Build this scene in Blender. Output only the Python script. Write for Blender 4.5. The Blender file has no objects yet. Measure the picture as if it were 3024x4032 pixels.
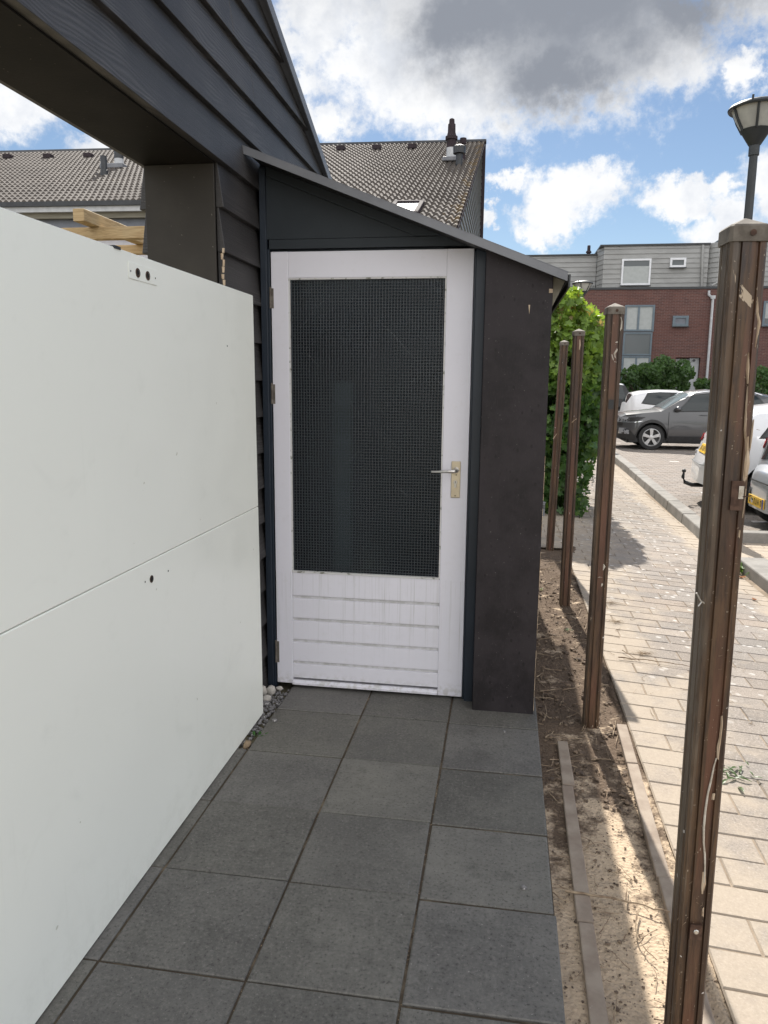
import bpy, bmesh, math, random
import numpy as np
from mathutils import Vector, Matrix, noise
random.seed(7); rng = np.random.default_rng(7)
S = bpy.context.scene
COL = S.collection
R = math.radians

# ------------------------------------------------------------------ camera
CAMH = 1.57
yaw, pitch, roll = R(-9.03), R(-9.906), R(-0.5315)
fw = Vector((math.sin(yaw)*math.cos(pitch), math.cos(yaw)*math.cos(pitch), math.sin(pitch)))
rt = Vector((math.cos(yaw), -math.sin(yaw), 0)); dn = fw.cross(rt)
r2 = rt*math.cos(roll) + dn*math.sin(roll); d2 = -rt*math.sin(roll) + dn*math.cos(roll)
cam = bpy.data.cameras.new("camera"); co = bpy.data.objects.new("camera", cam); COL.objects.link(co)
mw = Matrix((r2, -d2, -fw)).transposed().to_4x4(); mw.translation = (0, 0, CAMH); co.matrix_world = mw
cam.sensor_fit = 'VERTICAL'; cam.sensor_height = 24; cam.lens = 2950/4032*24
cam.clip_start = 0.05; cam.clip_end = 2000
S.camera = co

# ------------------------------------------------------------------ light
SUN_AZ, SUN_EL = R(-4.8), R(45)
EXPOSURE = 0.70
S.view_settings.view_transform = 'Standard'; S.view_settings.look = 'None'
S.view_settings.exposure = EXPOSURE; S.view_settings.gamma = 1
sd = Vector((math.sin(SUN_AZ)*math.cos(SUN_EL), math.cos(SUN_AZ)*math.cos(SUN_EL), math.sin(SUN_EL)))
sl = bpy.data.lights.new("sun", 'SUN'); sl.energy = 5.0; sl.angle = R(0.55); sl.color = (1, .95, .87)
so = bpy.data.objects.new("sun", sl); COL.objects.link(so); so.rotation_euler = sd.to_track_quat('Z', 'Y').to_euler()

# ------------------------------------------------------------------ node helpers
class NT:
    def __init__(s, tree): s.t = tree
    def n(s, typ, props=None, **ins):
        nd = s.t.nodes.new('ShaderNode' + typ)
        for k, v in (props or {}).items(): setattr(nd, k, v)
        for k, v in ins.items():
            key = int(k[1:]) if k[0] == '_' and k[1:].isdigit() else k.replace('_', ' ')
            s.set(nd.inputs[key], v)
        return nd
    def set(s, sock, v):
        if isinstance(v, bpy.types.NodeSocket): s.t.links.new(v, sock)
        elif isinstance(v, bpy.types.Node): s.t.links.new(v.outputs[0], sock)
        else:
            if hasattr(sock.default_value, '__len__') and len(sock.default_value) == 4 and len(v) == 3: v = (*v, 1)
            sock.default_value = v
    def math(s, op, a, b=0.0, c=None, clamp=False):
        nd = s.t.nodes.new('ShaderNodeMath'); nd.operation = op; nd.use_clamp = clamp
        s.set(nd.inputs[0], a); s.set(nd.inputs[1], b)
        if c is not None: s.set(nd.inputs[2], c)
        return nd.outputs[0]
    def vm(s, op, a, b=None):
        nd = s.t.nodes.new('ShaderNodeVectorMath'); nd.operation = op
        s.set(nd.inputs[0], a)
        if b is not None: s.set(nd.inputs[1], b)
        return nd.outputs['Value'] if op in ('LENGTH', 'DOT_PRODUCT') else nd.outputs[0]
    def mix(s, f, a, b, typ='MIX'):
        nd = s.t.nodes.new('ShaderNodeMix'); nd.data_type = 'RGBA'; nd.blend_type = typ
        s.set(nd.inputs[0], f); s.set(nd.inputs[6], a); s.set(nd.inputs[7], b)
        return nd.outputs[2]
    def step(s, v, lo, hi, a=0.0, b=1.0):
        nd = s.t.nodes.new('ShaderNodeMapRange'); nd.interpolation_type = 'SMOOTHSTEP'
        for i, x in enumerate((v, lo, hi, a, b)): s.set(nd.inputs[i], x)
        return nd.outputs[0]
    def noise(s, vec, scale, detail=5, rough=.55, dist=0, stretch=None):
        if stretch: vec = s.vm('MULTIPLY', vec, stretch)
        nd = s.n('TexNoise', None, Vector=vec, Scale=scale, Detail=detail, Roughness=rough, Distortion=dist)
        return nd.outputs[0]
    def voro(s, vec, scale, feat='F1', out='Distance', rnd=1.0):
        nd = s.n('TexVoronoi', {'feature': feat}, Vector=vec, Scale=scale, Randomness=rnd)
        return nd.outputs[out]
    def obj(s): return s.n('TexCoord').outputs['Object']

# ------------------------------------------------------------------ world: sky with clouds
W = bpy.data.worlds.new("World"); S.world = W; W.use_nodes = True
w = NT(W.node_tree); W.node_tree.nodes.clear()
sky = w.n('TexSky', {'sky_type': 'NISHITA', 'sun_disc': False, 'sun_elevation': SUN_EL, 'sun_rotation': SUN_AZ,
                     'air_density': 1.0, 'dust_density': 0.15, 'ozone_density': 2.0})
gd = w.n('TexCoord').outputs['Generated']
sx = w.n('SeparateXYZ', None, Vector=gd)
ym = w.math('MAXIMUM', sx.outputs[1], 0.06)
uv = w.n('CombineXYZ', None, X=w.math('DIVIDE', sx.outputs[0], ym), Y=w.math('DIVIDE', sx.outputs[2], ym), Z=0.0).outputs[0]
wn1 = w.n('TexNoise', None, Vector=gd, Scale=15.0, Detail=6, Roughness=.6).outputs['Color']
wn2 = w.n('TexNoise', None, Vector=gd, Scale=55.0, Detail=6, Roughness=.65).outputs['Color']
uv = w.vm('ADD', uv, w.vm('MULTIPLY', w.vm('SUBTRACT', wn1, (.5, .5, .5)), (.11, .09, 0)))
uv = w.vm('ADD', uv, w.vm('MULTIPLY', w.vm('SUBTRACT', wn2, (.5, .5, .5)), (.045, .04, 0)))
BLOBS = [  # direction (x/y, z/y), radii
    (.0, .43, .25, .13), (-.15, .42, .14, .105), (.03, .37, .17, .075), (.16, .41, .10, .08), (.185, .372, .05, .04), (-.11, .355, .12, .062), (-.25, .45, .075, .075), (.27, .445, .09, .055), (0, .62, .6, .19),
    (-.238, .33, .036, .028), (-.272, .378, .03, .022),
    (.062, .230, .060, .033), (.095, .243, .040, .026), (.045, .200, .042, .024), (.005, .240, .028, .016), (.193, .222, .056, .024), (.238, .230, .030, .018),
    (.257, .186, .06, .032), (.31, .225, .05, .05), (.268, .362, .026, .03), (-.028, .21, .016, .013),
    (-.69, .37, .13, .05), (-.54, .305, .07, .022)]
fld = None
for (a, b, ra, rb) in BLOBS:
    q = w.vm('MULTIPLY', w.vm('SUBTRACT', uv, (a, b, 0)), (1/ra, 1/rb, 0))
    m = w.math('SUBTRACT', 1.0, w.vm('LENGTH', q))
    fld = m if fld is None else w.math('SMOOTH_MAX', fld, m, 0.25)
fld = w.math('MAXIMUM', fld, -0.75)
n1 = w.noise(gd, 13.0, 12, .62, .2)
n2 = w.noise(gd, 70.0, 8, .65)
front = w.step(sx.outputs[1], .05, .35)
cloud_f = w.math('ADD', w.math('ADD', fld, w.math('MULTIPLY', w.math('SUBTRACT', n1, .5), 1.8)), w.math('MULTIPLY', w.math('SUBTRACT', n2, .5), .9))
cloud_g = w.math('MULTIPLY', w.math('SUBTRACT', w.noise(gd, 3.0, 9, .6), .44), 5.0)
dens = w.math('ADD', w.math('MULTIPLY', cloud_f, front), w.math('MULTIPLY', cloud_g, w.math('SUBTRACT', 1.0, front)))
alpha = w.step(dens, -.22, .50)
# thickness: the big grey base
GREY = [(.05, .44, .22, .105), (-.06, .43, .10, .075), (.20, .45, .12, .07), (.05, .365, .10, .055), (.05, .62, .5, .19)]
g = None
for (a, b, ra, rb) in GREY:
    q = w.vm('MULTIPLY', w.vm('SUBTRACT', uv, (a, b, 0)), (1/ra, 1/rb, 0))
    m = w.math('SUBTRACT', 1.0, w.vm('LENGTH', q))
    g = m if g is None else w.math('SMOOTH_MAX', g, m, 0.25)
thick = w.math('MULTIPLY', w.step(w.math('ADD', g, w.math('MULTIPLY', w.math('SUBTRACT', n1, .5), .55)), -.34, .75), front)
soft = w.math('MULTIPLY', w.step(w.noise(gd, 17.0, 8, .62), .40, .66), .55)
ccol = w.mix(soft, (.63, .635, .642), (.42, .45, .505))
ccol = w.mix(w.math('SUBTRACT', 1.0, front), ccol, (1.27, 1.26, 1.26))  # unseen clouds behind the camera, brightened as added fill light
ccol = w.mix(thick, ccol, (.185, .20, .23))
SKY = .060
bg1 = w.n('Background', None, Color=sky, Strength=SKY)
bg2 = w.n('Background', None, Color=ccol, Strength=1.0)
mx = w.n('MixShader', None, _0=alpha, _1=bg1, _2=bg2)
w.n('OutputWorld', None, Surface=mx)

# ------------------------------------------------------------------ materials
def newmat(name):
    m = bpy.data.materials.new(name); m.use_nodes = True; m.node_tree.nodes.clear()
    return m, NT(m.node_tree)
def fin(t, col, rough=.6, bump=None, bstr=.3, bdist=.004, metal=0.0, spec=.5, **kw):
    p = t.n('BsdfPrincipled', None, Base_Color=col, Roughness=rough, Metallic=metal)
    p.inputs['Specular IOR Level'].default_value = spec
    for k, v in kw.items(): t.set(p.inputs[k.replace('_', ' ')], v)
    if bump is not None:
        b = t.n('Bump', None, Strength=bstr, Distance=bdist, Height=bump); t.set(p.inputs['Normal'], b.outputs[0])
    t.n('OutputMaterial', None, Surface=p)
    return p
def pbr(name, c1, c2=None, rough=.6, metal=0.0, vs=6.0, bs=60.0, bstr=.15, bdist=.003, stretch=(1, 1, 1), spec=.5, lo=.35, hi=.65, speck=None, ss=250.0, sth=(.68, .74), **kw):
    m, t = newmat(name); o = t.obj()
    c2 = c2 or tuple(x*.8 for x in c1)
    col = t.mix(t.step(t.noise(o, vs, 6, .6, 0, stretch), lo, hi), c1, c2)
    h = t.noise(o, bs, 6, .6, 0, stretch)
    if speck: col = t.mix(t.step(t.noise(o, ss, 2, .5), *sth), col, speck)
    fin(t, col, rough, h, bstr, bdist, metal, spec, **kw)
    return m
MT = {}
# charcoal painted rough-sawn boards
def wood_black(name, c1, c2, rough=.5, bstr=.6):
    m, t = newmat(name); o = t.obj()
    warp = t.noise(o, 2.6, 3, .5, 0, (1, .35, 1.3))
    sp = t.n('SeparateXYZ', None, Vector=o)
    ph = t.math('ADD', t.math('MULTIPLY', sp.outputs[2], 430.0), t.math('MULTIPLY', warp, 100.0))
    ring = t.math('ADD', t.math('MULTIPLY', t.math('SINE', ph), .5), .5)
    fine = t.noise(o, 30, 6, .7, 0, (1, .10, 5))
    show = t.step(t.noise(o, 3.0, 3, .5, 0, (1, .5, 1)), .40, .62)
    g_ = t.math('ADD', t.math('MULTIPLY', t.math('MULTIPLY', ring, show), .30), t.math('MULTIPLY', fine, .8))
    blot = t.noise(o, 3.5, 5, .6)
    col = t.mix(t.step(g_, .3, .95), c1, c2)
    col = t.mix(t.step(blot, .45, .7, 0, .45), col, tuple(x*.6 for x in c1))
    col = t.mix(t.step(t.noise(o, 90, 3, .6), .715, .76, 0, .6), col, (.22, .20, .17))
    fin(t, col, rough, g_, bstr, .003, 0, .5)
    return m
MT['clad'] = wood_black("charcoal_boards", (.033, .0305, .0305), (.097, .091, .089), .5, .9)
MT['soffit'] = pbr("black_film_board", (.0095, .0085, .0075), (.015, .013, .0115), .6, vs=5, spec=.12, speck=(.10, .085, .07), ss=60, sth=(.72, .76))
MT['jamb'] = pbr("brown_black_board", (.036, .032, .027), (.046, .041, .034), .6, vs=3, spec=.25, speck=(.15, .14, .12), ss=70, sth=(.73, .77))
MT['trim'] = pbr("grey_zinc_trim", (.20, .205, .22), (.155, .16, .175), .5, .1, vs=4)
MT['front'] = pbr("dark_slate_paint", (.029, .036, .043), (.024, .030, .036), .5, vs=3, bs=40, bstr=.08, spec=.3)
MT['frame'] = pbr("blue_black_paint", (.017, .026, .040), (.013, .020, .031), .4, vs=4)
def mk_dark_panel():
    m, t = newmat("weathered_plywood_panel"); o = t.obj()
    a = t.noise(o, 4.0, 8, .68); b = t.noise(o, 60, 4, .6, 0, (3, 1, .5))
    col = t.mix(t.step(a, .40, .62), (.034, .0285, .031), (.0195, .0165, .0178))
    col = t.mix(t.step(b, .55, .8, 0, .5), col, (.050, .043, .044))
    sp = t.voro(t.vm('MULTIPLY', o, (1, 1, .6)), 24.0); col = t.mix(t.step(sp, .09, .17, .7, 0), col, (.016, .013, .014))
    col = t.mix(t.step(t.noise(o, 110, 2, .5), .73, .76, 0, .5), col, (.20, .18, .17))
    fin(t, col, t.step(a, .3, .7, .62, .5), b, .15, .002, 0, .25)
    return m
MT['ply'] = mk_dark_panel()
def mk_door():
    m, t = newmat("white_door_paint"); o = t.obj(); sp = t.n('SeparateXYZ', None, Vector=o)
    br = t.noise(o, 60, 4, .6, 0, (.15, 1, 3))
    col = t.mix(t.noise(o, 3, 5, .6), (.78, .765, .82), (.73, .72, .775))
    z = sp.outputs[2]
    zone = t.math('MULTIPLY', t.step(z, .08, .50), t.step(z, .605, .615, 1, 0))
    drip = t.step(t.noise(o, 1.0, 6, .75, 0, (85, 1, 1.2)), .50, .72)
    col = t.mix(t.math('MULTIPLY', t.math('MULTIPLY', drip, zone), .55), col, (.40, .40, .37))
    low = t.math('MULTIPLY', t.step(z, .02, .10, 1, 0), t.step(t.noise(o, 40, 4), .4, .65))
    col = t.mix(t.math('MULTIPLY', low, .45), col, (.36, .34, .27))
    gr = t.math('MULTIPLY', t.step(t.noise(o, 25, 5, .7), .52, .75), .30)
    col = t.mix(gr, col, (.66, .645, .66))
    fin(t, col, .45, br, .10, .002)
    return m
MT['door'] = mk_door()
MT['putty'] = pbr("cracked_putty", (.64, .63, .62), (.22, .22, .18), .8, vs=38, lo=.55, hi=.68, bs=120, bstr=.6)
def mk_panel():
    m, t = newmat("pale_green_white_laminate"); o = t.obj()
    col = t.mix(t.noise(o, 1.3, 4, .5), (.875, .89, .83), (.85, .865, .805))
    sc = t.math('MULTIPLY', t.step(t.noise(o, 9, 3, .6, 0, (1, 14, 1)), .70, .74), t.step(t.noise(o, 2.3, 2), .55, .62))
    col = t.mix(t.math('MULTIPLY', sc, .5), col, (.85, .86, .84))
    dk = t.step(t.noise(o, 26, 2, .5), .77, .79)
    col = t.mix(t.math('MULTIPLY', dk, .6), col, (.42, .42, .33))
    col = t.mix(t.step(t.noise(o, 6, 7, .7), .55, .8, 0, .14), col, (.48, .50, .44))
    spz = t.n('SeparateXYZ', None, Vector=o)
    spl = t.math('MULTIPLY', t.step(spz.outputs[2], .0, .22, 1, 0), t.step(t.noise(o, 16, 6, .75), .42, .70))
    col = t.mix(t.math('MULTIPLY', spl, .12), col, (.33, .32, .26))
    run = t.math('MULTIPLY', t.step(t.noise(o, 1.0, 5, .7, 0, (1, 34, .7)), .56, .78), t.step(t.noise(o, 1.7, 3), .45, .65))
    col = t.mix(t.math('MULTIPLY', run, .16), col, (.45, .47, .40))
    sm = t.step(t.noise(o, 3.4, 4, .6, 1.2), .60, .75); col = t.mix(t.math('MULTIPLY', sm, .10), col, (.50, .52, .47))
    fin(t, col, t.step(t.noise(o, 4, 5, .7), .3, .7, .28, .46), t.noise(o, 2.2, 3), .10, .010)
    return m
MT['panel'] = mk_panel()
def mk_tile():
    m, t = newmat("dark_concrete_slab"); o = t.obj()
    at = t.n('Attribute', {'attribute_name': 'tint'})
    a = t.noise(o, 3.0, 8, .65)
    col = t.mix(t.step(a, .35, .68), (.118, .113, .104), (.165, .158, .143))
    md = t.noise(o, 26, 7, .72); col = t.mix(t.step(md, .50, .70, 0, .28), col, (.235, .225, .205)); col = t.mix(t.step(md, .50, .32, 0, .30), col, (.072, .068, .061))
    col = t.mix(1.0, col, at.outputs['Color'], 'MULTIPLY')
    g1 = t.noise(o, 95, 5, .75); col = t.mix(t.step(g1, .52, .66, 0, .6), col, (.22, .205, .185))
    col = t.mix(t.step(g1, .46, .34, 0, .7), col, (.040, .037, .034))
    g2 = t.noise(o, 130, 2, .5); col = t.mix(t.step(g2, .715, .75), col, (.30, .285, .26))
    scr = t.math('MULTIPLY', t.step(t.noise(o, 46, 2, .5, 1.5, (4, .5, 1)), .715, .74), .5)
    col = t.mix(scr, col, (.22, .22, .215))
    st = t.step(t.noise(o, 7, 7, .8), .54, .70, 0, .45); col = t.mix(st, col, (.056, .055, .046))
    fin(t, col, t.step(a, .3, .7, .50, .70), g1, .5, .002, 0, .28)
    return m
MT['tile'] = mk_tile()
def mk_soil():
    m, t = newmat("sandy_soil"); o = t.obj()
    sp = t.n('SeparateXYZ', None, Vector=o)
    a = t.noise(o, 6, 8, .68); b = t.noise(o, 70, 5, .65)
    sand = t.mix(b, (.56, .445, .32), (.41, .315, .225)); earth = t.mix(b, (.070, .050, .036), (.175, .128, .092))
    near = t.step(sp.outputs[1], 1.8, 3.4, .16, -.12)
    col = t.mix(t.step(t.math('ADD', a, near), .43, .56), earth, sand)
    col = t.mix(t.step(t.voro(o, 75), .14, .22, .7, 0), col, (.07, .052, .042))
    col = t.mix(t.step(t.noise(o, 190, 2, .5), .69, .73, 0, .8), col, (.42, .36, .29))
    fin(t, col, .95, t.math('ADD', b, t.math('MULTIPLY', t.voro(o, 75), -.8)), .9, .008, 0, .15)
    return m
MT['soil'] = mk_soil()
def mk_paver(name, c1, c2, sandx=True, lich=True):
    m, t = newmat(name); o = t.obj(); sp = t.n('SeparateXYZ', None, Vector=o)
    at = t.n('Attribute', {'attribute_name': 'tint'})
    col = t.mix(t.noise(o, 5, 6, .65), c1, c2)
    col = t.mix(1.0, col, at.outputs['Color'], 'MULTIPLY')
    g1 = t.noise(o, 120, 5, .78); col = t.mix(t.step(g1, .52, .66, 0, .6), col, (.50, .46, .42)); col = t.mix(t.step(g1, .47, .35, 0, .7), col, (.095, .085, .078))
    if lich:
        v = t.voro(t.vm('ADD', o, t.n('CombineXYZ', None, X=t.math('MULTIPLY', t.noise(o, 12), .05), Y=0.0, Z=0.0).outputs[0]), 10.5)
        col = t.mix(t.math('MULTIPLY', t.step(v, .14, .22, .7, 0), t.step(sp.outputs[1], 2.5, 5.5)), col, (.60, .58, .55))
    if sandx:
        sn = t.noise(o, 3.2, 7, .7)
        e1 = t.step(sp.outputs[0], .62, 1.35, .20, -.04); e2 = t.step(sp.outputs[0], 1.75, 2.12, -.12, .30)
        e = t.math('ADD', t.math('MAXIMUM', e1, e2), sn)
        col = t.mix(t.step(e, .44, .74, .02, .82), col, t.mix(t.noise(o, 60, 6, .7), (.30, .252, .20), (.45, .38, .30)))
    fin(t, col, .9, g1, .5, .002, 0, .25)
    return m
MT['paver'] = mk_paver("path_paver", (.278, .243, .212), (.205, .181, .160))
MT['road'] = mk_paver("parking_paver", (.27, .235, .205), (.22, .19, .168), False, False)
MT['sand'] = pbr("joint_sand", (.31, .25, .19), (.21, .17, .13), .95, vs=9, bs=120, bstr=.6, spec=.1)
MT['joint'] = pbr('slab_joint_grit', (.075, .060, .045), (.20, .160, .115), .95, vs=7, lo=.5, hi=.7, bs=120, bstr=.6, spec=.1)
MT['verge'] = pbr("ground_earth", (.20, .17, .12), (.13, .12, .08), .95, vs=.8, bs=20, bstr=.5, spec=.1)
MT['kerb'] = pbr("kerb_concrete", (.25, .235, .215), (.18, .17, .155), .85, vs=5, bs=150, bstr=.4, speck=(.42, .40, .37), ss=120)
MT['edging'] = pbr("edging_concrete", (.33, .275, .22), (.235, .185, .145), .9, vs=7, bs=120, bstr=.5, speck=(.45, .42, .38), ss=35, sth=(.72, .78))
def mk_post():
    m, t = newmat("brown_stained_post"); ob = t.obj(); px_ = t.n('SeparateXYZ', None, Vector=ob); o = t.vm('ADD', t.obj(), t.vm('MULTIPLY', t.n('ObjectInfo').outputs['Random'], (37.0, 21.0, 53.0)))
    a = t.noise(o, 6, 6, .65, 0, (5, 5, .7)); b = t.noise(o, 40, 5, .6, 0, (4, 4, .35))
    col = t.mix(t.step(a, .35, .65), (.038, .020, .012), (.100, .056, .027))
    col = t.mix(t.step(b, .47, .70, 0, .75), col, (.018, .011, .008))
    red = t.math('MULTIPLY', t.step(t.math('ABSOLUTE', px_.outputs[0]), .015, .011), t.step(t.noise(o, 4, 4, .6, 0, (1, 1, .5)), .35, .6))
    col = t.mix(t.math('MULTIPLY', red, .65), col, (.135, .055, .032))
    left_pale = t.math('MULTIPLY', t.step(px_.outputs[0], -.0305, -.0325), t.step(t.noise(o, 7, 5, .65, 0, (1, 1, .25)), .38, .6))
    col = t.mix(t.math('MULTIPLY', left_pale, .6), col, (.19, .155, .115))  # paler grey-brown patches on the left face
    sc = t.math('MULTIPLY', t.step(t.noise(o, 13, 5, .65, .8, (2.0, 2.0, .55)), .672, .69), t.step(t.noise(o, 2.2, 2), .47, .55))
    col = t.mix(sc, col, (.46, .37, .27))
    dots = t.step(t.noise(o, 170, 2, .5, 0, (1, 1, .6)), .715, .74, 0, .8); col = t.mix(dots, col, (.34, .28, .21))
    wht = t.math('MULTIPLY', t.step(t.noise(o, 34, 3, .6), .71, .73), .9); col = t.mix(wht, col, (.55, .53, .50))
    h = t.math('SUBTRACT', b, t.math('MULTIPLY', sc, .8))
    fin(t, col, t.step(a, .3, .7, .38, .6), h, .55, .003, 0, .5)
    return m
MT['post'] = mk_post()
MT['cap'] = pbr("weathered_zinc_cap", (.19, .168, .142), (.105, .09, .075), .75, .05, vs=22, spec=.3, bs=60)
MT['rust'] = pbr("rusty_metal", (.055, .028, .018), (.11, .062, .042), .7, .3, vs=60)
MT['pale'] = pbr("torn_pale_wood", (.55, .44, .32), (.36, .26, .17), .85, vs=40, stretch=(3, 3, .4), bs=90, bstr=.6)
MT['rootw'] = pbr("dry_white_root", (.58, .54, .47), (.42, .37, .30), .9, vs=60, bs=120, bstr=.7)
MT['steel'] = pbr("brushed_steel", (.66, .64, .60), (.55, .53, .50), .32, .9, vs=30)
MT['brass'] = pbr("anodised_gold_plate", (.62, .54, .40), (.56, .48, .35), .38, .75, vs=20)
MT['chrome'] = pbr("chrome", (.75, .75, .77), (.7, .7, .72), .15, 1.0)
MT['black'] = pbr("black_plastic", (.018, .018, .019), (.026, .026, .027), .5, vs=20)
MT['hole'] = pbr("dark_hole", (.008, .008, .008), (.010, .009, .008), .9)
MT['rubber'] = pbr("tyre_rubber", (.020, .020, .021), (.028, .028, .028), .8, vs=30)
def mk_glass_wired():
    m, t = newmat("wired_patterned_glass"); o = t.obj(); sp = t.n('SeparateXYZ', None, Vector=o)
    P = .0142
    def line(c, wd):
        f_ = t.math('FRACT', t.math('DIVIDE', c, P)); return t.math('LESS_THAN', t.math('ABSOLUTE', t.math('SUBTRACT', f_, .5)), wd)
    wob = t.math('MULTIPLY', t.math('SUBTRACT', t.noise(o, 6, 2), .5), .006)
    lx = line(t.math('ADD', sp.outputs[0], wob), .052); lz = line(t.math('ADD', sp.outputs[2], wob), .042)
    wire = t.math('MAXIMUM', lx, lz)
    # long thin pale diagonal lines across the pane
    def pane_line(x0, z0, x1, z1, wd=.0011):
        L = math.hypot(x1-x0, z1-z0); nx, nz = -(z1-z0)/L, (x1-x0)/L
        xx = t.math('SUBTRACT', sp.outputs[0], x0); zz = t.math('SUBTRACT', sp.outputs[2], z0)
        d = t.math('ADD', t.math('ADD', t.math('MULTIPLY', xx, nx), t.math('MULTIPLY', zz, nz)), t.math('MULTIPLY', t.math('SUBTRACT', t.noise(o, 5, 2), .5), .03))
        s_ = t.math('DIVIDE', t.math('ADD', t.math('MULTIPLY', xx, (x1-x0)/L), t.math('MULTIPLY', zz, (z1-z0)/L)), L)
        on = t.math('MULTIPLY', t.math('GREATER_THAN', s_, 0.0), t.math('LESS_THAN', s_, 1.0))
        return t.math('MULTIPLY', t.math('LESS_THAN', t.math('ABSOLUTE', d), wd), on)
    X0 = .45
    cr = None
    for c in ((-.784, 2.023, -.29, 1.55), (-.656, 2.027, -.288, 1.70), (-.698, 1.232, -.304, .883), (-.611, 1.33, -.299, 1.112), (-.95, 1.70, -.611, 1.33), (-.784, 2.02, -1.0, 1.80), (-.29, 1.72, -.56, 1.45), (-.698, 1.232, -.98, .93)):
        k = pane_line(c[0]+X0, c[1], c[2]+X0, c[3]); cr = k if cr is None else t.math('MAXIMUM', cr, k)
    pat = t.math('ADD', t.math('SINE', t.math('MULTIPLY', sp.outputs[0], 2*math.pi/P)), t.math('SINE', t.math('MULTIPLY', sp.outputs[2], 2*math.pi/P)))
    bp = t.n('Bump', None, Strength=.22, Distance=.0008, Height=t.math('ADD', pat, t.math('MULTIPLY', t.noise(o, 3, 2), .8)))
    gl = t.n('BsdfPrincipled', None, Base_Color=(.30, .40, .49), Roughness=.24)
    gl.inputs['Transmission Weight'].default_value = 1.0; gl.inputs['IOR'].default_value = 1.3
    t.set(gl.inputs['Normal'], bp.outputs[0])
    df = t.n('BsdfPrincipled', None, Base_Color=(.155, .175, .195), Roughness=.5, Metallic=.1)
    a = t.n('MixShader', None, _0=t.math('MULTIPLY', wire, .56), _1=gl, _2=df)
    cd = t.n('BsdfDiffuse', None, Color=(.42, .44, .45))
    b = t.n('MixShader', None, _0=t.math('MULTIPLY', cr, t.step(t.noise(o, 8, 2), .48, .64, .03, .24)), _1=a, _2=cd)
    t.n('OutputMaterial', None, Surface=b)
    return m
MT['wired'] = mk_glass_wired()
def mk_roof():
    m, t = newmat("concrete_roof_tile"); o = t.obj(); sp = t.n('SeparateXYZ', None, Vector=o)
    a = t.noise(o, 1.2, 7, .65)
    col = t.mix(t.step(a, .35, .65), (.115, .102, .093), (.16, .143, .13))
    col = t.mix(t.step(t.noise(o, 7, 4, .6), .5, .75, 0, .5), col, (.13, .12, .115))
    ed = t.step(sp.outputs[0], -.50, -.02, 0, .15)
    col = t.mix(t.step(t.math('ADD', t.noise(o, 4.5, 6, .7), ed), .63, .73, 0, .55), col, (.22, .145, .055))
    fin(t, col, .85, t.noise(o, 50, 4), .3, .004, 0, .3)
    return m
MT['roof'] = mk_roof()
def mk_brick():
    m, t = newmat("red_brick"); o = t.obj(); sp = t.n('SeparateXYZ', None, Vector=o)
    v = t.n('CombineXYZ', None, X=t.math('ADD', sp.outputs[0], sp.outputs[1]), Y=sp.outputs[2], Z=0.0)
    b = t.n('TexBrick', None, Vector=v, Color1=(.150, .072, .060), Color2=(.102, .052, .047), Mortar=(.19, .15, .135), Scale=1.0, Mortar_Size=.007, Bias=0.0, Brick_Width=.25, Row_Height=.075)
    col = t.mix(t.step(t.noise(o, .6, 5), .4, .7, 0, .35), b.outputs[0], (.13, .06, .05))
    fin(t, col, .9, b.outputs[1], -.4, .006, 0, .2)
    return m
MT['brick'] = mk_brick()
MT['siding'] = pbr("grey_siding", (.335, .335, .325), (.27, .27, .26), .6, vs=.9, bs=30, stretch=(1, 1, 2))
MT['slate'] = pbr("grey_green_boards", (.15, .165, .165), (.19, .20, .20), .6, vs=1.2)
MT['dkmetal'] = pbr("dark_metal", (.045, .048, .052), (.035, .037, .04), .45, .3)
MT['purple'] = pbr("dark_plum_edge", (.045, .034, .040), (.035, .028, .03), .8, spec=.15)
MT['whitepl'] = pbr("white_plastic", (.74, .75, .77), (.68, .69, .71), .45)
MT['greyfr'] = pbr("blue_grey_frame", (.13, .17, .20), (.11, .145, .17), .5)
MT['wallw'] = pbr("pale_plaster", (.62, .61, .64), (.55, .54, .57), .8)
MT['greyband'] = pbr("grey_blue_band", (.16, .175, .205), (.14, .15, .175), .6)
MT['dullwood'] = pbr("dull_soffit_wood", (.22, .205, .16), (.17, .155, .12), .8, vs=8, stretch=(.2, 1, 2))
MT['pipeg'] = pbr("light_grey_pipe", (.50, .51, .52), (.42, .43, .44), .5)
def mk_pine():
    m, t = newmat("new_pine"); o = t.obj(); sp = t.n('SeparateXYZ', None, Vector=o)
    n_ = t.noise(o, 3, 4, .6, .6, (.35, .35, 8)); kn = t.voro(o, 3.1)
    col = t.mix(t.step(t.math('FRACT', t.math('MULTIPLY', n_, 9.0)), .2, .9), (.54, .40, .22), (.40, .275, .14))
    col = t.mix(t.step(kn, .05, .12, .8, 0), col, (.20, .11, .05))
    col = t.mix(t.step(t.noise(o, 2), .5, .7, 0, .4), col, (.36, .30, .19))
    fin(t, col, .7, n_, .2, .003, 0, .3)
    return m
MT['pine'] = mk_pine()
def winglass(name, c, rough=.04):
    m, t = newmat(name); o = t.obj()
    fin(t, t.mix(t.noise(o, .7, 3), c, tuple(x*.7 for x in c)), rough, t.noise(o, .8, 2), .03, .02, 0, .45)
    return m
MT['hglass'] = winglass("house_window_glass", (.10, .115, .12))
MT['cglass'] = winglass("car_glass", (.028, .036, .038), .02)
MT['wsglass'] = winglass('windscreen_glass', (.17, .21, .225), .05)  # sky reflection painted in as a paler glass colour
MT['blind'] = pbr("pale_blind", (.42, .44, .43), (.38, .40, .39), .9)
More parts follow.
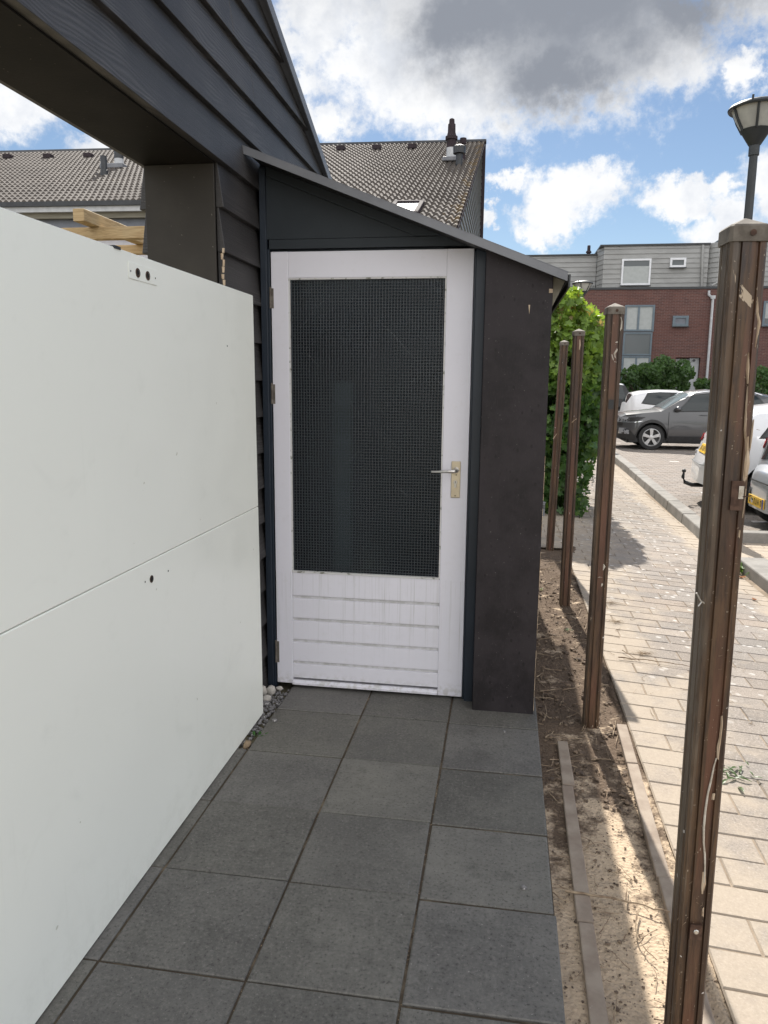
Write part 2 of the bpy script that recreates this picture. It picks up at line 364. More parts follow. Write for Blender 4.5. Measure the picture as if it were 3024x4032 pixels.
def paint(name, c, metal=.0, rough=.28):
    m, t = newmat(name); o = t.obj()
    col = t.mix(t.step(t.noise(o, 5, 5, .6), .5, .8, 0, .2), c, tuple(x*.8+.03 for x in c))
    p = fin(t, col, rough, None, metal=metal)
    p.inputs['Coat Weight'].default_value = .8; p.inputs['Coat Roughness'].default_value = .04
    return m
MT['pgrey'] = paint("grey_car_paint", (.072, .073, .077), .35, .33)
MT['pwhite'] = paint("white_car_paint", (.76, .77, .79))
MT['psilver'] = paint("silver_car_paint", (.44, .46, .49), .6, .35)
MT['redlamp'] = pbr("red_lamp_lens", (.42, .018, .022), (.30, .010, .014), .15)
MT['clearlamp'] = pbr("clear_lamp_lens", (.30, .31, .33), (.035, .035, .04), .08, vs=9, lo=.5, hi=.6)
MT['plate'] = pbr("yellow_plate", (.75, .47, .03), (.68, .42, .03), .5)
MT['ink'] = pbr("plate_ink", (.03, .025, .02), (.04, .03, .02), .6)
MT['euro'] = pbr("plate_blue", (.02, .05, .30), (.02, .04, .25), .5)
MT['rim'] = pbr("alloy_rim", (.56, .56, .56), (.48, .48, .48), .35, .5)
MT['lampglass'] = pbr("opal_lamp_glass", (.42, .42, .38), (.34, .335, .31), .35, vs=5)
MT['lampmetal'] = pbr("dark_green_grey_lamp", (.034, .038, .040), (.025, .029, .031), .5, .1)
def mk_leaf(name, dark, light):
    m, t = newmat(name); at = t.n('Attribute', {'attribute_name': 'tint'}); o = t.obj()
    col = t.mix(t.noise(o, 40, 2), at.outputs['Color'], t.mix(.5, at.outputs['Color'], dark))
    p = t.n('BsdfPrincipled', None, Base_Color=col, Roughness=.42)
    tr = t.n('BsdfTranslucent', None, Color=t.mix(1.0, col, (1.9, 1.7, .7), 'MULTIPLY'))
    mxs = t.n('MixShader', None, _0=.45, _1=p, _2=tr); t.n('OutputMaterial', None, Surface=mxs)
    return m
MT['leaf'] = mk_leaf("leaf", (.03, .07, .02), (.2, .3, .05))
MT['twig'] = pbr("dry_twig", (.36, .28, .19), (.17, .115, .075), .9, vs=30)
MT['bark'] = pbr("bark", (.09, .065, .045), (.05, .037, .027), .9, vs=20)
MT['stonew'] = pbr("pale_stone", (.56, .53, .48), (.42, .39, .35), .8, vs=30)
MT['stoneg'] = pbr("grey_gravel", (.24, .23, .23), (.13, .125, .125), .8, vs=40, speck=(.5, .48, .46), ss=40, sth=(.6, .68))
MT['stoneb'] = pbr("tan_stone", (.30, .22, .14), (.22, .16, .10), .85, vs=30)
MT['crumb'] = pbr("dark_crumb", (.075, .055, .042), (.20, .145, .10), .95, vs=30)

# ------------------------------------------------------------------ mesh helpers
class MB:
    def __init__(s): s.v = []; s.f = []; s.c = []
    def add(s, vs, fs, col=None):
        o = len(s.v); s.v += [tuple(map(float, p)) for p in vs]; s.f += [tuple(o+i for i in f) for f in fs]
        s.c += [col]*len(vs); return s
    def box(s, x0, x1, y0, y1, z0, z1, col=None):
        vs = [(x0,y0,z0),(x1,y0,z0),(x1,y1,z0),(x0,y1,z0),(x0,y0,z1),(x1,y0,z1),(x1,y1,z1),(x0,y1,z1)]
        return s.add(vs, BOXF, col)
    def hexa(s, vs, col=None): return s.add(vs, BOXF, col)
    def prism(s, poly, axis, a, b, col=None):
        def P(p, q): return {0: (q, p[0], p[1]), 1: (p[0], q, p[1]), 2: (p[0], p[1], q)}[axis]
        n = len(poly); vs = [P(p, a) for p in poly] + [P(p, b) for p in poly]
        fs = [tuple(range(n))[::-1], tuple(range(n, 2*n))] + [(i, (i+1) % n, n+(i+1) % n, n+i) for i in range(n)]
        return s.add(vs, fs, col)
    def tube(s, pts, r, n=8, col=None):
        pts = [Vector(p) for p in pts]; rr = r if hasattr(r, '__len__') else [r]*len(pts)
        vs = []; fs = []
        for i, p in enumerate(pts):
            d = (pts[min(i+1, len(pts)-1)] - pts[max(i-1, 0)]).normalized()
            a = d.cross(Vector((0, 0, 1)) if abs(d.z) < .9 else Vector((1, 0, 0))).normalized(); b = d.cross(a)
            vs += [p + (a*math.cos(2*math.pi*k/n) + b*math.sin(2*math.pi*k/n))*rr[i] for k in range(n)]
        for i in range(len(pts)-1):
            fs += [(i*n+k, i*n+(k+1) % n, (i+1)*n+(k+1) % n, (i+1)*n+k) for k in range(n)]
        fs += [tuple(range(n))[::-1], tuple(range((len(pts)-1)*n, len(pts)*n))]
        return s.add(vs, fs, col)
    def lathe(s, prof, n=20, c=(0, 0, 0), axis=2, a0=0.0, a1=2*math.pi, cap=True):
        vs = []; fs = []; full = abs(a1-a0-2*math.pi) < 1e-6; m = n if full else n+1
        for (r, h) in prof:
            for k in range(m):
                t = a0+(a1-a0)*k/n; q = (r*math.cos(t), r*math.sin(t))
                p = {2: (q[0], q[1], h), 1: (q[0], h, q[1]), 0: (h, q[0], q[1])}[axis]
                vs.append((p[0]+c[0], p[1]+c[1], p[2]+c[2]))
        for i in range(len(prof)-1):
            for k in range(n if full else n): fs.append((i*m+k, i*m+(k+1) % m, (i+1)*m+(k+1) % m, (i+1)*m+k))
        if cap and full: fs += [tuple(range(m))[::-1], tuple(range((len(prof)-1)*m, len(prof)*m))]
        return s.add(vs, fs)
    def blob(s, c, r, seed=0, sub=1, sq=(1, 1, 1), amp=.35, col=None):
        bm = bmesh.new(); bmesh.ops.create_icosphere(bm, subdivisions=sub, radius=1)
        vs = []
        for v in bm.verts:
            k = 1+amp*noise.noise(v.co*1.3+Vector((seed*3.7, seed*1.3, 0)))
            vs.append((c[0]+v.co.x*r*k*sq[0], c[1]+v.co.y*r*k*sq[1], c[2]+v.co.z*r*k*sq[2]))
        s.add(vs, [[v.index for v in f.verts] for f in bm.faces], col); bm.free(); return s
BOXF = [(0,3,2,1),(4,5,6,7),(0,1,5,4),(1,2,6,5),(2,3,7,6),(3,0,4,7)]
def rootloc(p):
    while p.parent: p = p.parent
    return Vector(p.location)
def obj(name, mb, mat, parent=None, bevel=0, smooth=None, local=False):
    me = bpy.data.meshes.new(name); vs = mb.v
    if parent is not None and not local:
        L = rootloc(parent); vs = [(x-L.x, y-L.y, z-L.z) for x, y, z in vs]
    me.from_pydata(vs, [], mb.f)
    if any(c is not None for c in mb.c):
        ca = me.color_attributes.new('tint', 'FLOAT_COLOR', 'POINT')
        ca.data.foreach_set('color', np.array([(*(c or (1, 1, 1)), 1.0) for c in mb.c], dtype=np.float32).ravel())
    bm = bmesh.new(); bm.from_mesh(me)
    bmesh.ops.recalc_face_normals(bm, faces=bm.faces[:])
    if bevel:
        ed = [e for e in bm.edges if len(e.link_faces) == 2 and e.calc_face_angle(0) > .5]
        bmesh.ops.bevel(bm, geom=ed, offset=bevel, segments=2 if bevel > .003 else 1, profile=.5, affect='EDGES', clamp_overlap=True)
    bm.to_mesh(me); bm.free()
    if smooth is not None:
        me.polygons.foreach_set('use_smooth', [True]*len(me.polygons)); me.set_sharp_from_angle(angle=R(smooth))
    if mat is not None: me.materials.append(MT[mat])
    o = bpy.data.objects.new(name, me); COL.objects.link(o)
    if parent is not None: o.parent = parent
    return o
def raw(name, vs, fs, mat, parent=None, cols=None, smooth=False):
    me = bpy.data.meshes.new(name)
    if parent is not None: vs = np.asarray(vs) - np.array(rootloc(parent))
    me.from_pydata(np.asarray(vs).tolist(), [], np.asarray(fs).tolist() if not isinstance(fs, list) else fs)
    if cols is not None:
        ca = me.color_attributes.new('tint', 'FLOAT_COLOR', 'POINT'); c4 = np.ones((len(vs), 4), np.float32); c4[:, :3] = cols
        ca.data.foreach_set('color', c4.ravel())
    if smooth: me.polygons.foreach_set('use_smooth', [True]*len(me.polygons))
    me.materials.append(MT[mat]); o = bpy.data.objects.new(name, me); COL.objects.link(o)
    if parent is not None: o.parent = parent
    return o
def thing(name, label, cat, loc=(0, 0, 0), rz=0, group=None):
    o = bpy.data.objects.new(name, None); COL.objects.link(o); o.location = loc; o.rotation_euler = (0, 0, rz); o.empty_display_size = .2
    o['label'] = label; o['category'] = cat
    if group: o['group'] = group
    return o
def tag(o, label, cat, group=None):
    o['label'] = label; o['category'] = cat
    if group: o['group'] = group
    return o
def struct(o): o['kind'] = 'structure'; return o
def stuff(o, label, cat): o['kind'] = 'stuff'; o['label'] = label; o['category'] = cat; return o

# ------------------------------------------------------------------ ground
def pz(x): return -.07*(min(max(x, .62), 2.15)-.62)
PK = -.115                                            # level of the parking paving
gm = MB()
gm.add([(-300,-40,-.22),(300,-40,-.22),(300,500,-.22),(-300,500,-.22)], [(0,1,2,3)])
struct(obj('ground', gm, 'verge'))
gm = MB(); gm.add([(-30,-6,-.035),(.62,-6,-.035),(.62,30,-.035),(-30,30,-.035)], [(0,1,2,3)])
struct(obj('garden_ground', gm, 'verge'))

# slabs of the garden path
pm = MB()
xs = [-1.455, -1.045, -.625, -.209, .206]; ys = [.035, .445, .853, 1.258, 1.666, 2.072, 2.474, 2.878, 3.296, 3.70]
for i in range(4):
    for j in range(9):
        x0, x1, y0, y1 = xs[i], xs[i+1], ys[j], ys[j+1]
        if i == 0: x0 = -1.2
        if i == 0 and j >= 7: continue
        g = .0042; x0 += g; x1 -= g; y0 += .0026; y1 -= .0026
        if i == 3: y0 -= .006; y1 -= .012
        if i == 3: x1 += rng.normal(0, .002)
        z = abs(rng.normal(0, .0012)); tx, ty = rng.normal(0, .0005, 2); k = float(np.clip(rng.normal(1, .09), .8, 1.2)); tone = (k, k*1.0, k*rng.uniform(.96, 1.03))
        if i == 3: z -= .001
        c = .003
        jt = rng.normal(0, .0011, (4, 2)); cr = [(x0+jt[0][0], y0+jt[0][1]), (x1+jt[1][0], y0+jt[1][1]), (x1+jt[2][0], y1+jt[2][1]), (x0+jt[3][0], y1+jt[3][1])]
        cc = [c*rng.uniform(.7, 2.6) for _ in range(4)]; ci = [(cr[0][0]+cc[0], cr[0][1]+c), (cr[1][0]-cc[1], cr[1][1]+c), (cr[2][0]-cc[2], cr[2][1]-c), (cr[3][0]+cc[3], cr[3][1]-c)]
        f = lambda x, y: z+tx*(x-x0)*5+ty*(y-y0)*5*.5
        vs = [(x, y, -.05) for x, y in cr] + [(x, y, f(x, y)-c) for x, y in cr] + [(x, y, f(x, y)) for x, y in ci]
        fs = [(0,1,5,4),(1,2,6,5),(2,3,7,6),(3,0,4,7),(4,5,9,8),(5,6,10,9),(6,7,11,10),(7,4,8,11),(8,9,10,11)]
        pm.add(vs, fs, tone)
struct(obj('garden_path', pm, 'tile'))
jm = MB(); jm.add([(-1.2,-1,-.0042),(.202,-1,-.0042),(.202,2.876,-.0055),(-1.2,2.876,-.0042)], [(0,1,2,3)])
jm.add([(-1.04,2.8765,-.0042),(.202,2.8765,-.0042),(.202,3.7,-.0055),(-1.04,3.7,-.0042)], [(0,1,2,3)])
struct(obj('path_bedding', jm, 'joint'))

# sandy soil strip, uneven
def soil_strip():
    nx, ny = 56, 620; X = np.linspace(.15, .80, nx); Y = np.linspace(.4, 7.35, ny)
    vs = np.zeros((ny*nx, 3)); i = 0
    for y in Y:
        for x in X:
            h = noise.fractal(Vector((x*5, y*5, 0)), 1, 2, 4)*.007 + noise.noise(Vector((x*38, y*38, 3)))*.0035 + noise.noise(Vector((x*90, y*90, 7)))*.0018
            base = -.022 if x < .56 else -.022 + (x-.56)/.12*.018
            edge = .60 + .03*noise.noise(Vector((y*2.5, 1, 0)))+ max(0, y-3.4)*.028
            if x > edge: base = -.006 - (x-edge)*.22
            vs[i] = (x, y, base+h+pz(x)*.6); i += 1
    fs = [(j*nx+k, j*nx+k+1, (j+1)*nx+k+1, (j+1)*nx+k) for j in range(ny-1) for k in range(nx-1)]
    return struct(raw('soil', vs, fs, 'soil', None, None, True))
soil_strip()

# pavers
def pavers(name, mat, regs, zf, lx, ly, gap, bed, white=None, along=0, sk=0.0):
    vs = []; fs = []; cs = []
    for (X0, X1, Y0, Y1) in regs:
        y = Y0; r = int(round(Y0/ly))
        while y < Y1-.01:
            x = X0 - (lx/2 if r % 2 else 0)
            while x < X1-.01:
                a, b = max(x, X0)+gap/2, min(x+lx, X1)-gap/2
                if b-a > .03:
                    z = abs(rng.normal(0, .0013)); tx = rng.normal(0, .004); ty = rng.normal(0, .007); o = len(vs); c = .004
                    k = np.clip(rng.normal(1, .065), .8, 1.2); hue = rng.normal(0, .018); col = [k*(1+hue), k, k*(1-hue)]
                    if white and white(a, y): col = [2.6, 2.7, 2.9]
                    y0, y1 = y+gap/2, y+ly-gap/2
                    for (px, py, d) in ((a, y0, c*1.3), (b, y0, c*1.3), (b, y1, c*1.3), (a, y1, c*1.3), (a+c, y0+c, 0), (b-c, y0+c, 0), (b-c, y1-c, 0), (a+c, y1-c, 0)):
                        vs.append((px, py+sk*(px-X0), zf(px)+z+tx*(px-(a+b)/2)+ty*(py-(y0+y1)/2)-d)); cs.append(col)
                    fs += [(o,o+1,o+5,o+4),(o+1,o+2,o+6,o+5),(o+2,o+3,o+7,o+6),(o+3,o,o+4,o+7),(o+4,o+5,o+6,o+7)]
                x += lx
            y += ly; r += 1
    struct(raw(name, vs, fs, mat, None, cs))
pavers('pavement', 'paver', [(.62, 2.12, .5, 7.25), (-.6, 2.18, 7.25, 27), (2.12, 6.5, 7.25, 8.35), (2.18, 2.32, 12, 27)], pz, .305, .1505, .0045, 0)
bm_ = MB()
for x0, x1, y0, y1 in ((.62, 2.15, -1, 27), (2.15, 2.34, -1, 27), (-.6, .62, 7.25, 27), (2.34, 6.6, 7.2, 8.4)):
    bm_.add([(x0,y0,pz(x0)-.0038),(x1,y0,pz(x1)-.0038),(x1,y1,pz(x1)-.0038),(x0,y1,pz(x0)-.0038)], [(0,1,2,3)])
struct(obj('pavement_sand', bm_, 'sand'))
def whites(x, y):
    for (px, py) in ((3.0, 13.6), (3.35, 15.9), (3.9, 17.9), (2.75, 10.2)):
        pass
    return (abs((y-9.75) % 2.48) < .06 and 2.7 < x < 4.6 and int(x*5) % 3 == 0)
pavers('parking', 'road', [(2.36, 9.5, 8.5, 20.5), (2.36, 13, 20.5, 34)], lambda x: PK, .21, .105, .004, 0, whites)
bm_ = MB(); bm_.add([(2.3,8.45,PK-.008),(60,8.45,PK-.008),(60,60,PK-.008),(2.3,60,PK-.008)], [(0,1,2,3)])
bm_.add([(2.3,-2,PK-.008),(60,-2,PK-.008),(60,7.3,PK-.008),(2.3,7.3,PK-.008)], [(0,1,2,3)])
struct(obj('parking_bed', bm_, 'road'))

# kerbs and edging
km = MB()
def kx(y): return 2.135 + (y-8.45)*.026
y = 8.47
while y < 27:
    y1 = min(y+1.0, 27); a, b = kx(y), kx(y1); zt = rng.normal(.018, .004)
    km.hexa([(a,y+.006,-.3),(a+.19,y+.006,-.3),(b+.19,y1-.006,-.3),(b,y1-.006,-.3),(a+.025,y+.006,zt),(a+.19,y+.006,zt),(b+.19,y1-.006,zt),(b+.025,y1-.006,zt)])
    y = y1
for k in range(6):
    x0 = 2.335+k*1.0; km.box(x0+.003, x0+.997, 8.38, 8.53, -.3, .012+rng.normal(0, .003))
y = 7.2
while y > -1.5:
    km.box(2.17, 2.42, y-.995, y, -.3, .0+rng.normal(0, .003)); y -= 1.0
struct(obj('kerb', km, 'kerb', None, .014))
em = MB()
for a, b in ((.4, 1.28), (1.285, 2.05), (2.056, 2.83), (2.836, 3.21)):
    f = lambda q: .266+(q-1.69)*.013
    j = rng.normal(0, .003); z = -.006+rng.normal(0, .002)
    em.hexa([(f(a)+j,a,-.2),(f(a)+.049+j,a,-.2),(f(b)+.044+j,b,-.2),(f(b)+j,b,-.2),(f(a)+j,a,z),(f(a)+.049+j,a,z),(f(b)+.044+j,b,z),(f(b)+j,b,z)])
struct(obj('edging_strip', em, 'edging', None, .004))
em = MB()
for a, b in ((.4, 1.5), (1.503, 2.3), (2.304, 3.05), (3.054, 3.42)):
    f = lambda q: .535+(q-2.0)*.027
    j = rng.normal(0, .002); z = -.001+rng.normal(0, .002)
    em.hexa([(f(a)+j,a,-.2),(f(a)+.046+j,a,-.2),(f(b)+.046+j,b,-.2),(f(b)+j,b,-.2),(f(a)+j,a,z),(f(a)+.046+j,a,z),(f(b)+.046+j,b,z),(f(b)+j,b,z)])
struct(obj('paver_edging_strip', em, 'edging', None, .004))

# ------------------------------------------------------------------ charcoal gable wall with opening
GW = thing('clapboard_gable_wall', 'charcoal clapboard gable wall with a wide opening and light grey sloping verge', 'wall', (-1.35, 3.1, 0))
VZ = lambda y: 3.297-.381*(y-3.669)
VY = lambda z: 3.669+(3.297-z)/.381
OY, LZ, XO, XI = 3.085, 2.445, -1.20, -1.50
core = MB()
core.prism([(-2.5, LZ+.004), (OY, LZ+.004), (OY, 0), (6.3, 0), (6.3, VZ(6.3)), (-2.5, VZ(-2.5))], 0, XI+.006, XO-.006)
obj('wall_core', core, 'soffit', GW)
def boards(xb, sg):
    mb = MB(); ex = .1775
    def board(z, ya, yb, yb2, j=0):
        z1 = z+ex+.012; L = .034+j
        a0, a1 = xb+sg*L, xb+sg*(L-.016)
        mb.hexa([(xb,ya,z),(a0,ya,z),(a0,yb,z),(xb,yb,z),(xb,ya,z1),(xb+sg*.008,ya,z1),(xb+sg*.008,yb2,z1),(xb,yb2,z1)])
    for k in range(13):
        z = 2.440+.1785*k
        seams = [] if k == 0 else [[1.2], [-.4, 3.56 if k == 2 else 2.9], [3.52, .6], [1.9], [2.6, -.5]][k % 5]
        if k == 2: seams = [.4, 3.52]
        if k == 3: seams = [3.26, .2]
        if k == 1: seams = [.9]
        cuts = sorted([-2.4]+[s for s in seams if s < VY(z)-.3])
        for i, a in enumerate(cuts):
            e = cuts[i+1]-.004 if i+1 < len(cuts) else None
            board(z, a, e if e else VY(z)-.01, e if e else VY(z+ex+.012)-.01, rng.normal(0, .0012))
    for k in range(1, 15):
        z = 2.440-.1745*k
        if z < -.06: break
        s0 = OY+rng.uniform(.0, .012)
        board(z, s0, 6.25, 6.25, rng.normal(0, .0015))
    return mb
obj('outer_cladding', boards(XO, 1), 'clad', GW, .002)
obj('inner_cladding', boards(XI, -1), 'clad', GW, .002)
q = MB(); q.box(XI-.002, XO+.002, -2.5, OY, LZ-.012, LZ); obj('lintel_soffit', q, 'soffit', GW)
q = MB(); q.box(XI+.0, XO+.0, OY-.012, OY, .0, LZ-.013); obj('jamb_board', q, 'jamb', GW, .0015)
q = MB()
ya, yb = -2.5, 6.35
q.hexa([(XI-.06,ya,VZ(ya)-.02),(XO+.052,ya,VZ(ya)-.02),(XO+.052,yb,VZ(yb)-.02),(XI-.06,yb,VZ(yb)-.02),(XI-.06,ya,VZ(ya)+.02),(XO+.052,ya,VZ(ya)+.02),(XO+.052,yb,VZ(yb)+.02),(XI-.06,yb,VZ(yb)+.02)])
q.hexa([(XO+.052,ya,VZ(ya)-.035),(XO+.060,ya,VZ(ya)-.035),(XO+.060,yb,VZ(yb)-.035),(XO+.052,yb,VZ(yb)-.035),(XO+.052,ya,VZ(ya)+.022),(XO+.060,ya,VZ(ya)+.022),(XO+.060,yb,VZ(yb)+.022),(XO+.052,yb,VZ(yb)+.022)])
obj('verge_trim', q, 'trim', GW)
q = MB()
for k in range(7):
    z = 1.93+k*.026; h = .026*rng.uniform(.7, 1.0); x0 = XO+.022+rng.uniform(-.004, .004); q.hexa([(x0, OY-.003, z), (x0+.007, OY-.003, z), (x0+.007, OY+.005, z), (x0, OY+.005, z), (x0+rng.uniform(-.004, .004), OY-.003, z+h), (x0+.009, OY-.003, z+h), (x0+.009, OY+.004, z+h), (x0, OY+.004, z+h)])
obj('peeled_edge', q, 'pale', GW)

# ------------------------------------------------------------------ lean-to store with the white door
LT = thing('lean_to_store', 'dark lean-to store with sloping grey-edged roof and white glazed door', 'shed', (-.45, 3.57, 0))
RZ = lambda x: 2.569-.389*(x+1.144)                      # top of the roof edge
RT = .022
XQ = lambda z: -1.144+(2.569-RT-z)/.389
q = MB(); q.prism([(-1.166, 2.222), (XQ(2.222), 2.222), (-1.166, RZ(-1.166)-RT)], 1, 3.560, 3.60); obj('gable_board', q, 'front', LT)
q = MB(); q.prism([(-1.125, 2.178), (XQ(2.178), 2.178), (XQ(2.2195), 2.2195), (-1.125, 2.2195)], 1, 3.5575, 3.60); obj('head_board', q, 'front', LT)
q = MB(); q.prism([(-1.132, 2.500), (-.432, 2.2225), (XQ(2.2225), 2.2225), (-1.132, RZ(-1.132)-RT)], 1, 3.546, 3.5595); obj('barge_board', q, 'front', LT, .001)
q = MB(); q.box(-1.166, -1.136, 3.545, 3.62, -.01, RZ(-1.15)-RT-.01); q.box(-1.135, -1.1255, 3.56, 3.62, -.01, 2.1775); q.box(-1.142, -1.1352, 3.553, 3.6, 0, 2.50)
q.hexa([(-.152,3.545,-.02),(-.109,3.545,-.02),(-.109,3.62,-.02),(-.152,3.62,-.02),(-.152,3.545,RZ(-.152)-RT),(-.109,3.545,RZ(-.109)-RT),(-.109,3.62,RZ(-.109)-RT),(-.152,3.62,RZ(-.152)-RT)]); q.box(-.1615, -.1525, 3.566, 3.62, -.02, 2.155)
q.box(-1.125, -.30, 3.590, 3.62, 2.1705, 2.1775)
obj('door_frame', q, 'frame', LT, .0015)
q = MB(); q.prism([(-.106, -.005), (.186, -.005), (.186, RZ(.186)-RT), (-.106, RZ(-.106)-RT)], 1, 3.448, 3.544)
obj('side_panel', q, 'ply', LT, .0025)
q = MB()
for k in range(36):
    z = .02+k*.034
    if k in (9, 10, 17, 23, 24, 29): continue
    q.box(.1855, .1866+rng.uniform(0, .0012), 3.4476, 3.4505, z, z+rng.uniform(.028, .0335))
re_ = obj('raw_edge', q, 'pale', LT); re_['kind'] = 'stuff'
q = MB(); q.prism([(3.548, 0), (6.5, 0), (6.5, RZ(.18)-RT-.002), (3.548, RZ(.18)-RT-.002)], 0, .150, .183); obj('side_wall', q, 'ply', LT)
q = MB(); q.box(-1.165, -1.152, 3.622, 6.5, 0, RZ(-1.152)-RT-.003); obj('inner_wall', q, 'ply', LT)  # unseen wall added to block the light gap at the back left
q = MB(); q.prism([(-1.15, 0), (.148, 0), (.148, RZ(.148)-RT-.003), (-1.15, RZ(-1.15)-RT-.003)], 1, 6.44, 6.49); obj('back_wall', q, 'ply', LT)
q = MB()
xa, xb = -1.164, .246
q.hexa([(xa,3.395,RZ(xa)-.0215),(xb,3.395,RZ(xb)-.0215),(xb,6.56,RZ(xb)-.0215),(xa,6.56,RZ(xa)-.0215),(xa,3.395,RZ(xa)-.004),(xb,3.395,RZ(xb)-.004),(xb,6.56,RZ(xb)-.004),(xa,6.56,RZ(xa)-.004)])
obj('roof', q, 'black', LT)
q = MB()
q.hexa([(xa-.05,3.385,RZ(xa-.05)-.030),(xb-.004,3.385,RZ(xb)-.032),(xb-.004,3.3945,RZ(xb)-.032),(xa-.05,3.3945,RZ(xa-.05)-.030),(xa-.05,3.385,RZ(xa-.05)+.002),(xb-.004,3.385,RZ(xb)+.004),(xb-.004,3.3945,RZ(xb)+.004),(xa-.05,3.3945,RZ(xa-.05)+.002)])
q.hexa([(xa-.05,3.386,RZ(xa-.05)+.0025),(xb-.002,3.386,RZ(xb)+.004),(xb-.002,3.47,RZ(xb)+.002),(xa-.05,3.47,RZ(xa-.05)-.0005),(xa-.05,3.386,RZ(xa-.05)+.0055),(xb-.002,3.386,RZ(xb)+.007),(xb-.002,3.47,RZ(xb)+.005),(xa-.05,3.47,RZ(xa-.05)+.003)])
obj('roof_edge_trim', q, 'trim', LT)
q = MB(); q.box(.2475, .255, 3.39, 6.56, RZ(.25)-.055, RZ(.25)-.002); obj('eave_strip', q, 'dkmetal', LT)
q = MB(); q.prism([(.188, RZ(.188)-RT-.003), (.238, RZ(.238)-RT-.003), (.188, RZ(.188)-RT-.13)], 1, 3.47, 3.52); obj('eave_bracket', q, 'dullwood', LT)
q = MB(); q.box(.170, .186, 3.4465, 3.4478, 1.955, 1.972); obj('chipped_corner', q, 'pale', LT); q = MB(); q.add([(.085,3.4472,1.905),(.092,3.4472,1.905),(.0895,3.4472,1.865)], [(0,1,2)]); obj('knot_hole', q, 'pale', LT)
# door
q = MB(); DY0, DY1 = 3.563, 3.603
q.box(-1.120, -1.0365, DY0, DY1, .020, 2.166); q.box(-.2855, -.1635, DY0, DY1, .012, 2.166)
q.box(-1.0363, -.2857, DY0+.0008, DY1, 2.046, 2.1655)
gz = [.612, .484, .366, .251, .134, .052]
for i in range(5): q.box(-1.0363, -.2857, DY0+.001, DY1-.002, gz[i+1]+(.009 if i < 4 else 0), gz[i]-(.008 if i else 0))
DR = obj('door', q, 'door', LT, .002)
MT['groove_shade'] = pbr('shaded_groove_paint', (.66, .65, .66), (.52, .51, .50), .7, vs=30)  # door white greyed to paint in the shade of the grooves
q = MB(); q.box(-1.0360, -.2860, DY0+.014, DY1-.004, .052, .61); obj('groove_backing', q, 'groove_shade', DR)
q = MB(); q.prism([(DY0-.012, .018), (DY0-.012, .028), (DY0+.001, .040), (DY1, .040), (DY1, .018)], 0, -1.036, -.286); obj('drip_rail', q, 'door', DR)
q = MB(); q.box(-1.0300, -.2900, 3.580, 3.586, .615, 2.043); obj('glass_pane', q, 'wired', DR)
q = MB(); wdt = .0065
q.box(-1.0363, -1.0363+wdt, DY0+.003, 3.5795, .615, 2.0455); q.box(-.2857-wdt, -.2857, DY0+.003, 3.5795, .615, 2.0455)
q.box(-1.0295, -.2925, DY0+.003, 3.5795, 2.0455-wdt, 2.0455); q.box(-1.0295, -.2925, DY0-.002, 3.5795, .6125, .6215); obj('glazing_putty', q, 'putty', DR)
for a, b in ((1.908, 2.0), (1.456, 1.55), (.13, .243)):
    q = MB(); q.lathe([(.0055, a), (.0055, b)], 10, (-1.1235, DY0-.003, 0)); q.lathe([(.004, b), (.006, b+.003), (.002, b+.007)], 10, (-1.1235, DY0-.003, 0)); q.box(-1.119, -1.108, DY0-.0015, DY0+.001, a, b); obj('hinge', q, 'cap', DR, 0, 40)
q = MB(); q.box(-.2425, -.1985, DY0-.007, DY0, 1.022, 1.198); HP = obj('handle_plate', q, 'brass', DR, .0035)
q = MB(); q.lathe([(.013, DY0-.0075), (.0135, DY0-.014), (.011, DY0-.016)], 16, (-.2185, 0, 1.157), 1); q.tube([(-.2185, DY0-.012, 1.157), (-.2185, DY0-.045, 1.156), (-.228, DY0-.054, 1.155), (-.26, DY0-.055, 1.154), (-.30, DY0-.053, 1.151), (-.333, DY0-.048, 1.150)], [.0105, .0095, .0092, .0075, .006, .0055], 10); obj('lever_handle', q, 'steel', DR, 0, 50)
q = MB(); q.lathe([(.0095, DY0-.0072), (.0095, DY0-.0115)], 16, (-.2215, 0, 1.098), 1); q.box(-.2270, -.2160, DY0-.0105, DY0-.0072, 1.072, 1.094); obj('lock_cylinder', q, 'steel', DR, .001)
q = MB(); q.lathe([(.0028, DY0-.0072), (.0028, DY0-.0084)], 10, (-.2185, 0, 1.1335), 1); obj('screw_hole', q, 'hole', DR); q = MB(); q.lathe([(.0028, DY0-.0072), (.0028, DY0-.0084)], 10, (-.2215, 0, 1.0325), 1); obj('screw_hole', q, 'hole', DR); q = MB(); q.box(-.2228, -.2202, DY0-.0122, DY0-.0116, 1.0935, 1.1035); obj('keyhole', q, 'hole', DR)
# things kept inside, dim behind the glass
q = MB(); q.box(-.93, -.83, 4.05, 4.07, .02, 1.56); PB = tag(obj('stored_plank', q, 'dullwood', None, .004), 'upright pale plank dim behind the wired door glass', 'plank')
q = MB(); q.box(-1.10, .14, 3.62, 6.43, .002, .006); obj('floor_board', q, 'ply', LT)

